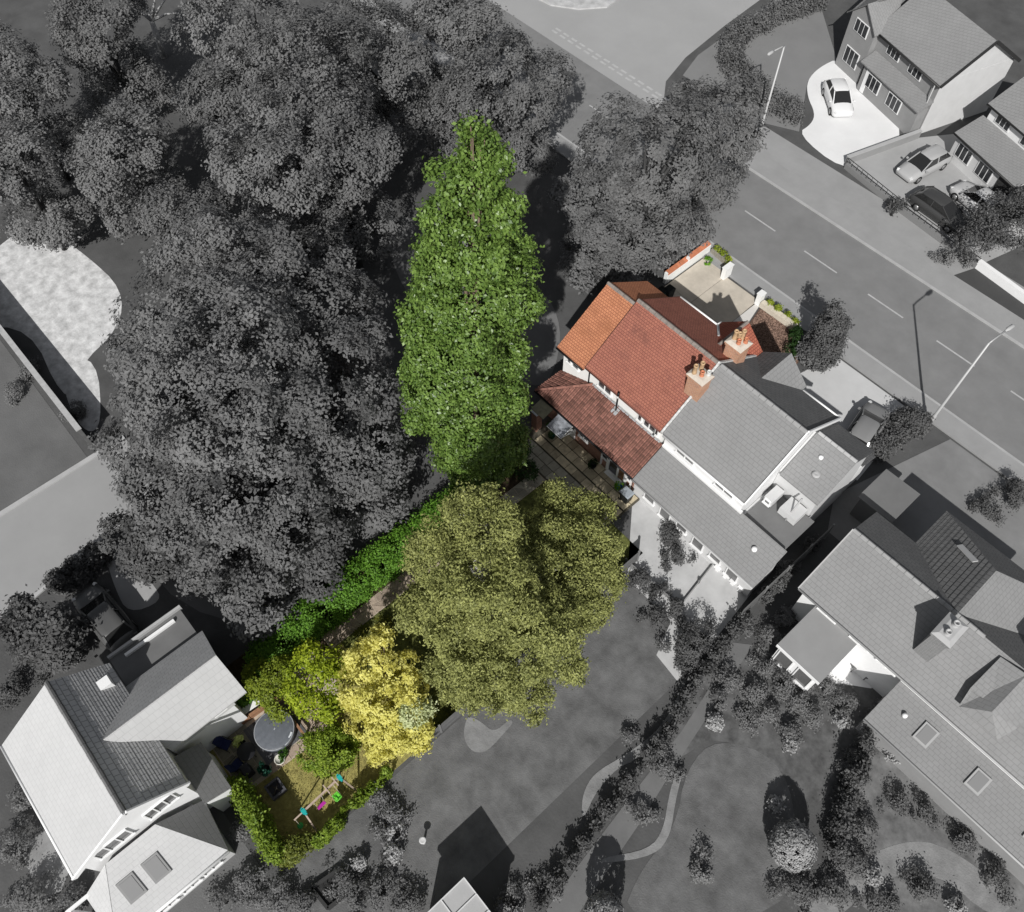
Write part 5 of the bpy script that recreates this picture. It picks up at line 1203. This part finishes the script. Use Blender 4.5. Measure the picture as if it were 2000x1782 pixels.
for i, (px, py, z, r_, lab) in enumerate([(770, 1665, .4, .42, 'larger white-flowered bush on the border below the small lawn'), (702, 1682, .35, .32, 'smaller white-flowered bush on the border below the small lawn'), (775, 1625, .4, .4, 'pale leafy bush on the border below the dark shrubs by the small lawn'),
      (1545, 1455, .35, .3, 'white-flowered bush at the top of the right-hand lawn'), (1515, 1570, .4, .3, 'white bush on the lawn edge above the pale round topiary'), (1640, 1410, .4, .3, 'narrow white flower clump below the two patio chairs'),
      (1745, 1470, .5, .45, 'pale bush at the corner of the long house lean-to'), (1965, 1660, .5, .5, 'white bush at the right edge below the long house'), (1870, 1770, .4, .4, 'white bush at the bottom right corner'), (1705, 1710, .4, .4, 'pale bush beside the curved path at the bottom right'),
      (1395, 1410, .35, .4, 'pale flower clump at the bend of the alley path'), (345, 200, .5, .7, 'pale bush inside the dark hollow of the upper wood'), (150, 1275, .5, .5, 'white bush behind the dark car at the cul-de-sac')]):
    c = P(px, py, z); bush('flowering_shrub', lab, [(c.x, c.y, z, r_, r_, r_ * .8)], int(1500 * r_), .13, gl4, seed=600 + i, clump=.2, per=16)
# topiary
for px, py, z, r_, rz, n, lab, sd in ((1548, 1652, 1.2, 1.05, 1.2, 9000, 'large pale round clipped topiary on the right-hand lawn', 701), (1180, 1785, 1.3, .85, 1.3, 6500, 'pale domed topiary at the bottom edge beside the alley', 702)):
    c = P(px, py, z); bush('topiary', lab, [(c.x, c.y, z, r_, r_, rz)], n, .12, gl4, 'topiary', seed=sd, clump=.12, per=10, shell=(.93, 1.0), out=1.3, up=.1, jit=.45, hole=-9, puff=.02)

# ================================================================== CARS
tyre_m = mat('tyre', .015, .9); rim_m = mat('rim', .35, .35, metal=.6); lamp_m = mat('headlamp', .7, .15, spec=.6); tail_m = mat('tail_lamp', .12, .3)
glass_car = mat('car_glass', .02, .06, spec=.7)
def car(label, body, L=4.3, W_=1.78, Hc=1.46, group='parked cars'):
    t = thing('parked_car', label, 'car', (0, 0, 0), group)
    hw = W_ / 2; hl = L / 2
    st = [(-1.0, .78, .5, .62), (-.97, .9, .38, .86), (-.86, .97, .3, .95), (-.5, 1, .28, .97), (0, 1, .28, .95), (.35, 1, .28, .93), (.62, .985, .28, .86), (.86, .93, .3, .74), (.97, .82, .36, .66), (1.0, .7, .45, .56)]
    b = MB(); v = []; k = 0
    ring = lambda w_, z0, z1: [(-w_ * .9, z0), (-w_, z0 + .12), (-w_, z0 + (z1 - z0) * .62), (-w_ * .92, z1 - .03), (-w_ * .5, z1 + .01), (0, z1 + .02), (w_ * .5, z1 + .01), (w_ * .92, z1 - .03), (w_, z0 + (z1 - z0) * .62), (w_, z0 + .12), (w_ * .9, z0)]
    for x, wf, z0, z1 in st:
        for y, z in ring(hw * wf, z0 - .08, z1): v.append((x * hl, y, z))
    n = 11; f = [(i * n + j, i * n + (j + 1) % n, (i + 1) * n + (j + 1) % n, (i + 1) * n + j) for i in range(len(st) - 1) for j in range(n)]
    f += [tuple(range(n)), tuple((len(st) - 1) * n + j for j in range(n))[::-1]]
    b.add(v, f, True); bd = b.build('body', body, t)
    # glazed cabin
    cs = [(-.88, .80, .93), (-.66, .74, Hc - .06), (-.2, .74, Hc), (.12, .73, Hc - .02), (.50, .80, .90)]
    b = MB()
    base = [(x * hl, s * hw * .86, .9) for s in (-1, 1) for x in (-.9, .52)]
    v = [(-.9 * hl, -hw * .82, .9), (.54 * hl, -hw * .84, .86), (.54 * hl, hw * .84, .86), (-.9 * hl, hw * .82, .9), (-.66 * hl, -hw * .66, Hc - .07), (.1 * hl, -hw * .66, Hc - .05), (.1 * hl, hw * .66, Hc - .05), (-.66 * hl, hw * .66, Hc - .07)]
    b.add(v, [(0, 3, 2, 1), (4, 5, 6, 7), (0, 1, 5, 4), (2, 3, 7, 6), (1, 2, 6, 5), (3, 0, 4, 7)]); b.build('windows', glass_car, t, bevel=.03)
    b = MB(); v = []
    for x, wf, z in ((-.70, .60, Hc - .10), (-.62, .67, Hc - .035), (-.25, .68, Hc + .012), (.04, .67, Hc - .005), (.12, .61, Hc - .06)):
        for y, dz in ((-1, -.05), (-.9, 0), (-.4, .02), (.4, .02), (.9, 0), (1, -.05)): v.append((x * hl, y * hw * wf, z + dz))
    b.add(v, [(i * 6 + j, i * 6 + j + 1, (i + 1) * 6 + j + 1, (i + 1) * 6 + j) for i in range(4) for j in range(5)], True); b.build('roof', body, t)
    for s in (-1, 1):
        for pa, pb, pw in (((.54 * hl, s * hw * .84, .88), (.1 * hl, s * hw * .67, Hc - .04), .07), ((-.9 * hl, s * hw * .82, .92), (-.66 * hl, s * hw * .67, Hc - .06), .1), ((-.22 * hl, s * hw * .85, .92), (-.22 * hl, s * hw * .675, Hc - .03), .07)):
            b = MB(); b.beam(pa, pb, pw, .05); b.build('pillar', body, t)
    for s in (-1, 1):
        for x in (-.6, .62):
            b = MB(); b.tube([(x * hl, s * (hw - .2), .32), (x * hl, s * (hw + .005), .32)], .32, 16); wv = b.build('wheel', tyre_m, t)
            b = MB(); b.tube([(x * hl, s * (hw - .01), .32), (x * hl, s * (hw + .012), .32)], .2, 12); b.build('rim', rim_m, wv)
        b = MB(); b.box((.93 * hl, s * hw * .66, .63), (.2, .3, .1), rz=-s * .5, ry=.35); b.build('headlight', lamp_m, t)
        b = MB(); b.box((-.965 * hl, s * hw * .7, .75), (.1, .28, .12), rz=s * .3); b.build('tail_light', tail_m, t)
        b = MB(); b.box((.42 * hl, s * (hw + .07), .95), (.12, .16, .1)); b.build('wing_mirror', body, t)
    return t
def park(t, p, q, z=.03):
    """front at pixel p, rear at pixel q"""
    a, c = P(*p, .6), P(*q, .6); m_ = (a + c) / 2
    t.location = (m_.x, m_.y, z); t.rotation_euler.z = math.atan2(a.y - c.y, a.x - c.x)
paint = lambda n_, v: mat('car_paint_' + n_, v, .25, spec=.5)
park(car('white car parked on the white drive at the top right', paint('white', .7), 4.0), (1650, 228), (1625, 158))
park(car('silver car parked in the middle of the grey forecourt', paint('silver', .38), 4.4), (1760, 345), (1848, 298))
park(car('dark car parked behind the low railed wall of the forecourt', paint('dark', .05), 4.6), (1875, 438), (1800, 385))
park(car('pale car half under the small dark tree on the forecourt', paint('pale', .5), 4.1), (1885, 372), (1935, 412))
park(car('grey car parked against the front of the grey half of the pair', paint('mid', .2), 4.2), (1708, 812), (1672, 866))
park(car('dark car on the cul-de-sac side of the pale house', paint('deep', .09), 4.3), (178, 1172), (232, 1238))

# ================================================================== STREET FURNITURE
pole_m = mat('lamp_pole', .42, .5, metal=.2)
def lamp(label, base, aim, h=7.8):
    t = thing('street_lamp', label, 'street lamp', (base.x, base.y, 0), 'street lamps along the road')
    m_ = MB(); m_.tube([(base.x, base.y, 0), (base.x, base.y, 1.4), (base.x, base.y, 1.45), (base.x, base.y, h)], [.13, .13, .09, .06], 12); m_.build('pole', pole_m, t)
    d = Vector((aim[0], aim[1], 0)).normalized()
    m_ = MB(); e = Vector((base.x, base.y, h)) + d * 1.3 + Vector((0, 0, .15)); m_.tube([(base.x, base.y, h - .05), Vector((base.x, base.y, h + .05)) + d * .3, e], [.055, .05, .04], 8); m_.build('arm', pole_m, t)
    m_ = MB(); f_ = e + d * .6; m_.tube([e - d * .1, e + d * .15, f_ - d * .1, f_], [.05, .12, .12, .05], 10); lh = m_.build('lamp_head', mat('lamp_head_grey', .4, .5), t)
    m_ = MB(); m_.box(tuple(e + d * .25 + Vector((0, 0, -.1))), (.3, .16, .05), rz=math.atan2(d.y, d.x)); m_.build('lens', glass_grey, lh)
    return t
lb_ = P(1808, 836); lamp('street lamp leaning over the road beside the dark bushy hedge at the lower right', lb_, (.12, 1), 8.3)
lt_ = P(1482, 266); lamp('street lamp on the far pavement by the curved hedge', lt_, (0, -1), 7.6)
sb = thing('litter_bin', 'small dark post bin on the pavement above the brick-topped wall', 'bin', tuple(P(1375, 470)))
q = P(1376, 472); m_ = MB(); m_.lathe((q.x, q.y, .1), [(.2, 0), (.24, .1), (.24, .8), (.2, .85)], 14); m_.build('body', dark_metal, sb); m_ = MB(); m_.lathe((q.x, q.y, .95), [(.25, 0), (.25, .05), (.05, .15)], 14); m_.build('lid', dark_metal, sb)

# ================================================================== HOT TUB CORNER
tx, ty = 3.72, -25.0
ht = thing('hot_tub', 'round inflatable hot tub under a grey cover', 'hot tub', (tx, ty, .05))
m_ = MB(); m_.lathe((tx, ty, .05), [(.95, 0), (1.0, .12), (1.0, .55), (.96, .68)], 40); m_.build('tub_wall', mat('tub_dark', (.02, .022, .026), .5), ht)
cov = MB(); seg, rings = 72, 22; v = []
for j in range(rings):
    k = j / (rings - 1)
    for i in range(seg):
        a = 2 * math.pi * i / seg
        if k < .8:
            r_ = .98 * k / .8; X_, Y_ = r_ * math.cos(a), r_ * math.sin(a); wr = (.012 * math.sin(X_ * 17 + Y_ * 9 + 2 * math.sin(Y_ * 4)) * max(0, math.sin(X_ * 2.2 - Y_ * 1.3 + 1)) + .006 * math.sin(a * 23) * k ** 3)
            v.append((tx + r_ * math.cos(a), ty + r_ * math.sin(a), .86 - .09 * (r_ / .98) ** 2 + wr))
        else:
            e = (k - .8) / .2; r_ = .98 + .045 * math.sin(e * 1.57) + .008 * math.sin(a * 24) * e
            v.append((tx + r_ * math.cos(a), ty + r_ * math.sin(a), .77 - .2 * e))
cov.add(v, [(j * seg + i, j * seg + (i + 1) % seg, (j + 1) * seg + (i + 1) % seg, (j + 1) * seg + i) for j in range(rings - 1) for i in range(seg)], True)
cv = cov.build('cover', mat('cover_grey', (.12, .13, .148), .45, var=.12, scale=4, bump=.35, bscale=9, spec=.4), ht)
m_ = MB(); m_.box((tx + .02, ty + .05, .875), (.05, .1, .02), rz=.5); m_.build('valve', mat('valve_pale', (.4, .42, .45), .4), cv)
m_ = MB(); m_.box((tx + .74, ty + .52, .80), (.09, .2, .02), rz=.65, ry=.25).box((tx + .8, ty + .38, .79), (.06, .1, .02), rz=.45, ry=.25); m_.build('cover_print', mat('print_white', (.6, .62, .65), .5), cv)
m_ = MB(); m_.tube([(tx + .99 * math.cos(a * .2), ty + .99 * math.sin(a * .2), .775 - .02) for a in range(0, 32)], .03, 6); m_.build('piping', mat('cover_piping', (.3, .31, .33), .5), cv)
m_ = thing('deck', 'dark grey square deck beneath the round hot tub', 'deck', (3.6, -25, .05))
dk = mat('deck_board', (.10, .10, .105), .8, var=.2, scale=3, rand=.2)
for i in range(14):
    b = MB(); b.bx(2.45, 4.72, -26.25 + i * .172, -26.25 + i * .172 + .16, .046, .075); b.build('deck_board', dk, m_)
# timber edging, white bench top, timber rails
tim = mat('timber_brown', (.30, .16, .09), .85, var=.3, scale=5)
t = thing('timber_sleeper', 'long brown timber edging above the hot tub deck', 'edging', (2.2, -25.5, 0))
for a, c in (((2.02, -27.7), (2.15, -25.6)), ((2.15, -25.58), (2.28, -23.6))):
    b = MB(); b.beam((*a, .22), (*c, .22), .16, .44); b.build('sleeper', tim, t, bevel=.01)
t = thing('bench', 'long white bench top on the timber edging by the pink paving', 'bench', (1.85, -25.6, 0))
b = MB(); b.beam((1.72, -26.4, .46), (1.86, -24.75, .46), .34, .06); b.build('seat', white_paint, t, bevel=.01)
for y in (-26.2, -25.6, -25.0):
    b = MB(); b.bx(1.65, 1.93, y - .05, y + .05, .03, .43); b.build('leg', white_paint, t)
t = thing('timber_rail', 'brown timber rail with a dark post beside the crazy paving by the hot tub', 'rail', (4.5, -23.8, 0))
qa, qb = P(572, 1406, .5), P(594, 1436, .5)
b = MB(); b.beam(qa, qb, .12, .1); b.build('rail', tim, t); b = MB(); b.beam((qa.x, qa.y, 0), (qa.x, qa.y, .55), .1); b.build('post', black_pl, t); b = MB(); b.beam((qb.x, qb.y, 0), (qb.x, qb.y, .55), .1); b.build('post', black_pl, t)
# table and chairs
q = P(481, 1468, .7)
t = thing('garden_table', 'round black garden table in the shaded corner', 'table', (q.x, q.y, .05))
b = MB(); b.lathe((q.x, q.y, .7), [(.42, 0), (.46, .01), (.46, .035), (.42, .045)], 28); b.build('tabletop', mat('table_black', (.014, .014, .016), .35), t)
for k in range(4):
    a = k * 1.571 + .5; b = MB(); b.tube([(q.x + .3 * math.cos(a), q.y + .3 * math.sin(a), .7), (q.x + .38 * math.cos(a), q.y + .38 * math.sin(a), .05)], .018, 6); b.build('leg', black_pl, t)
tq = q
blue_f = mat('blue_fabric', (.012, .018, .07), .8, var=.15, scale=8)
def garden_chair(label, q, rz):
    t = thing('garden_chair', label, 'chair', (0, 0, 0), 'blue chairs at the round black table')
    b = MB(); b.box((0, 0, .42), (.5, .5, .07)); b.build('seat', blue_f, t, bevel=.02)
    b = MB(); b.box((-.3, 0, .72), (.07, .5, .6), ry=-.35); b.build('backrest', blue_f, t, bevel=.02)
    for x, y in ((-.24, -.26), (-.24, .26), (.24, -.26), (.24, .26)):
        b = MB(); b.tube([(x, y, .42), (x * 1.1, y, 0)], .015, 6); b.build('leg', black_pl, t)
    for y in (-.28, .28):
        b = MB(); b.tube([(-.28, y, .62), (.24, y, .6), (.26, y, .42)], .018, 6); b.build('armrest', black_pl, t)
    t.location = (q.x, q.y, .05); t.rotation_euler.z = rz
    return t
q = P(440, 1454, .45); garden_chair('dark blue garden chair above the round black table, nearest the fence', q, math.atan2(tq.y - q.y, tq.x - q.x))
q = P(463, 1494, .45); garden_chair('dark blue garden chair below the round black table, nearest the hedge', q, math.atan2(tq.y - q.y, tq.x - q.x))
q = P(473, 1453, .3); potted('plant_pot', 'pale yellow bushy plant between the hot tub and the black table', q.x, q.y, .05, .2, .4, black_pl, leaf_mat('leaf_pale_yellow', (.35, .42, .08), (.72, .78, .32), .3), 420, .13, 1.5, seed=801)
q = P(547, 1484, .3); potted('plant_pot', 'plant in a large white pot at the corner of the lawn', q.x, q.y, .03, .26, .38, mat('pot_cream', (.62, .6, .54), .7), lg, 200, .1, .8, seed=802)
q = P(519, 1502, .3); potted('plant_pot', 'dark teal leafy plant in a pot beside the shaded paving', q.x, q.y, .03, .2, .3, black_pl, leaf_mat('leaf_teal', (.01, .06, .04), (.04, .16, .10)), 300, .13, 1.6, seed=803)
q = P(553, 1470, .3); potted('plant_pot', 'small green plant in a grey pot between the white pot and the round bush', q.x, q.y, .03, .17, .3, mat('pot_grey', (.3, .3, .3), .7), lg, 200, .1, 1.4, seed=804)
q = P(434, 1405, .2); potted('plant_pot', 'small bright green plant on the pink paving by the house corner', q.x, q.y, .03, .14, .22, pot_terr, leaf_mat('leaf_bright', 0, 0), 260, .1, 1.3, seed=805)
q = P(485, 1507, .3)
t = thing('barbecue', 'dark covered barbecue at the end of the shaded paving beside the hedge', 'barbecue', (q.x, q.y, .03))
b = MB(); b.box((q.x, q.y, .5), (.55, .45, .8)); b.build('cover', mat('cover_black', (.015, .015, .02), .6), t, bevel=.06); b = MB(); b.tube([(q.x - .3, q.y, .82), (q.x + .3, q.y, .82)], .02, 6); b.build('handle', trim_g, t)
q = P(539, 1541, .2)
t = thing('fire_pit', 'square dark fire pit with a grey rim on the shaded lawn', 'fire pit', (q.x, q.y, .02))
pit = mat('pit_dark', (.03, .03, .035), .7); pitr = mat('pit_rim', (.07, .07, .08), .6)  # rim colour darkened to carry the shade over this corner
for dx, dy, sx, sy in ((0, .34, .8, .1), (0, -.34, .8, .1), (.35, 0, .1, .58), (-.35, 0, .1, .58)):
    b = MB(); b.box((q.x + dx, q.y + dy, .2), (sx, sy, .4)); b.build('rim', pitr, t)
b = MB(); b.box((q.x, q.y, .12), (.6, .58, .2)); b.build('bowl', pit, t); b = MB(); b.beam((q.x - .25, q.y - .1, .24), (q.x + .25, q.y + .12, .26), .07); b.beam((q.x - .15, q.y + .2, .24), (q.x + .2, q.y - .2, .28), .07); b.build('logs', mat('log_char', (.04, .035, .03), .9), t)

# ================================================================== SWING SET
wood = mat('swing_timber', (.42, .33, .27), .8, var=.2, scale=6); teal = mat('teal_bracket', (.02, .36, .34), .45)
za = 1.85
Ap, Bp = P(663, 1519, za), P(593, 1585, za)
sw = thing('swing_set', 'wooden swing frame with teal corner brackets on the shaded lawn', 'swing', ((Ap.x + Bp.x) / 2, (Ap.y + Bp.y) / 2, .02))
b = MB(); b.beam(Ap, Bp, .09); b.build('beam', wood, sw)
d = (Bp - Ap).normalized(); nrm = Vector((-d.y, d.x, 0))
for p, e in ((Ap, -1), (Bp, 1)):
    b = MB(); b.box(tuple(p), (.2, .2, .13), rz=math.atan2(d.y, d.x)).box(tuple(p + nrm * .14 + Vector((0, 0, -.08))), (.12, .12, .14), rz=.4).box(tuple(p - nrm * .14 + Vector((0, 0, -.08))), (.12, .12, .14), rz=.4); b.build('bracket', teal, sw)
    for s in (-1, 1):
        q = p + nrm * s * .72 + d * e * .22; b = MB(); b.beam(p, (q.x, q.y, .02), .07); b.build('leg', wood, sw)
q = Bp + d * .55; b = MB(); b.beam(Bp, q, .06); b.build('arm', wood, sw)
for k in (.12, .36):
    q = Ap.lerp(Bp, k); b = MB(); b.beam(q + nrm * .26 + Vector((0, 0, .07)), q - nrm * .26 + Vector((0, 0, .07)), .06); b.build('cross_bar', wood, sw)
rope = mat('rope', (.5, .45, .38), .9)
def hang(name, label, q, top1, top2, builder, cat='swing seat'):
    t = thing(name, label, cat, tuple(q)); builder(t, q)
    for tp, of in ((top1, -.2), (top2, .2)):
        b = MB(); b.tube([tp, q + d * of + Vector((0, 0, .05))], .012, 5); b.build('rope', rope, t)
    return t
def s1(t, q):
    b = MB(); b.box(tuple(q), (.46, .17, .035), rz=math.atan2(d.y, d.x)); b.build('seat', mat('plastic_pink', (.42, .03, .32), .4), t, bevel=.012)
hang('flat_swing', 'flat magenta swing seat hanging from the wooden swing frame', P(628, 1573, .45), Ap.lerp(Bp, .52), Ap.lerp(Bp, .74), s1)
def s2(t, q):
    gp = mat('plastic_green', (.16, .58, .06), .4)
    b = MB(); b.box(tuple(q), (.34, .3, .06), rz=math.atan2(d.y, d.x)); b.build('seat', gp, t, bevel=.02)
    rz = math.atan2(d.y, d.x)
    b = MB(); b.box(tuple(q - nrm * .16 + Vector((0, 0, .17))), (.34, .05, .32), rz=rz); b.build('backrest', gp, t, bevel=.02)
    b = MB(); b.tube([q + d * .17 - nrm * .1 + Vector((0, 0, .18)), q + d * .16 + nrm * .16 + Vector((0, 0, .2)), q - d * .16 + nrm * .16 + Vector((0, 0, .2)), q - d * .17 - nrm * .1 + Vector((0, 0, .18))], .03, 6); b.build('safety_bar', gp, t)
hang('baby_swing', 'bright green baby swing seat hanging from the wooden swing frame', P(660, 1558, .4), Ap.lerp(Bp, .2), Ap.lerp(Bp, .36), s2)
t = thing('disc_swing', 'small round green disc seat at the lower end of the swing frame', 'swing seat', tuple(P(587, 1613, .4)))
q = P(587, 1613, .4); b = MB(); b.lathe(tuple(q), [(.12, 0), (.15, .02), (.15, .05), (.05, .06)], 20); b.build('seat', mat('plastic_mid_green', (.04, .34, .08), .4), t); b = MB(); b.tube([q + Vector((0, 0, .05)), Bp + d * .5], .012, 5); b.build('rope', rope, t)

# ================================================================== SMALL THINGS IN GREY
def patio_chair(label, q, rz, m1):
    t = thing('patio_chair', label, 'chair', (0, 0, 0), 'patio chairs at the long house')
    b = MB(); b.box((0, 0, .4), (.6, .55, .08)); b.build('seat', m1, t, bevel=.02); b = MB(); b.box((-.3, 0, .65), (.08, .55, .55), ry=-.3); b.build('backrest', m1, t, bevel=.02)
    for x, y in ((-.25, -.25), (-.25, .25), (.25, -.25), (.25, .25)):
        b = MB(); b.tube([(x, y, .4), (x, y, 0)], .03, 6); b.build('leg', m1, t)
    t.location = (q.x, q.y, .03); t.rotation_euler.z = rz
rat = mat('rattan_grey', .12, .9, var=.4, scale=10)
patio_chair('dark rattan chair on the white patio, nearer the flat extension', P(1672, 1297, .4), R(-120), rat)
patio_chair('dark rattan chair on the white patio, nearer the lean-to', P(1702, 1318, .4), R(-60), rat)
t = thing('garden_bench', 'pale bench and table clutter along the wall of the pale patio', 'bench', tuple(P(1425, 1128)))
q = P(1428, 1130, .4)
for i in range(4):
    b = MB(); b.box((q.x + i * .55 - .9, q.y + .1 * (i % 2), .45), (.38, .45, .06)); b.build('seat', trim_w, t); b = MB(); b.bx(q.x + i * .55 - 1.0, q.x + i * .55 - .8, q.y - .1, q.y + .1, 0, .42); b.build('leg', trim_w, t)
t = thing('raised_bed', 'dark square raised bed frame at the bottom edge near the corner bush', 'raised bed', tuple(P(640, 1740)))
pts = [P(x, y, .3) for x, y in ((608, 1735), (658, 1700), (690, 1735), (640, 1775))]
for a, c in zip(pts, pts[1:] + pts[:1]):
    b = MB(); b.beam((a.x, a.y, .15), (c.x, c.y, .15), .15, .35); b.build('board', mat('board_dark', .04, .9), t)
sheet_ = MB(); sheet_.slab([(p.x, p.y, .2) for p in pts], .15); sheet_.build('soil', mat('bed_dark', .03, .95), t)
t = thing('bird_bath', 'small pale bird bath on the large grey lawn', 'bird bath', tuple(P(828, 1645)))
q = P(828, 1645); b = MB(); b.lathe((q.x, q.y, 0), [(.12, 0), (.06, .1), (.05, .5), (.16, .6), (.17, .65), (.1, .62)], 18); b.build('stone_basin', wall_gp, t)
t = thing('garden_ornament', 'pale stone lying in the dark hollow of the upper wood', 'stone', tuple(P(345, 197)))
q = P(345, 197, .3); b = MB(); b.lathe((q.x, q.y, 0), [(.5, 0), (.6, .2), (.4, .45), (.1, .5)], 9, 1.3, .8); b.build('stone', trim_w, t)
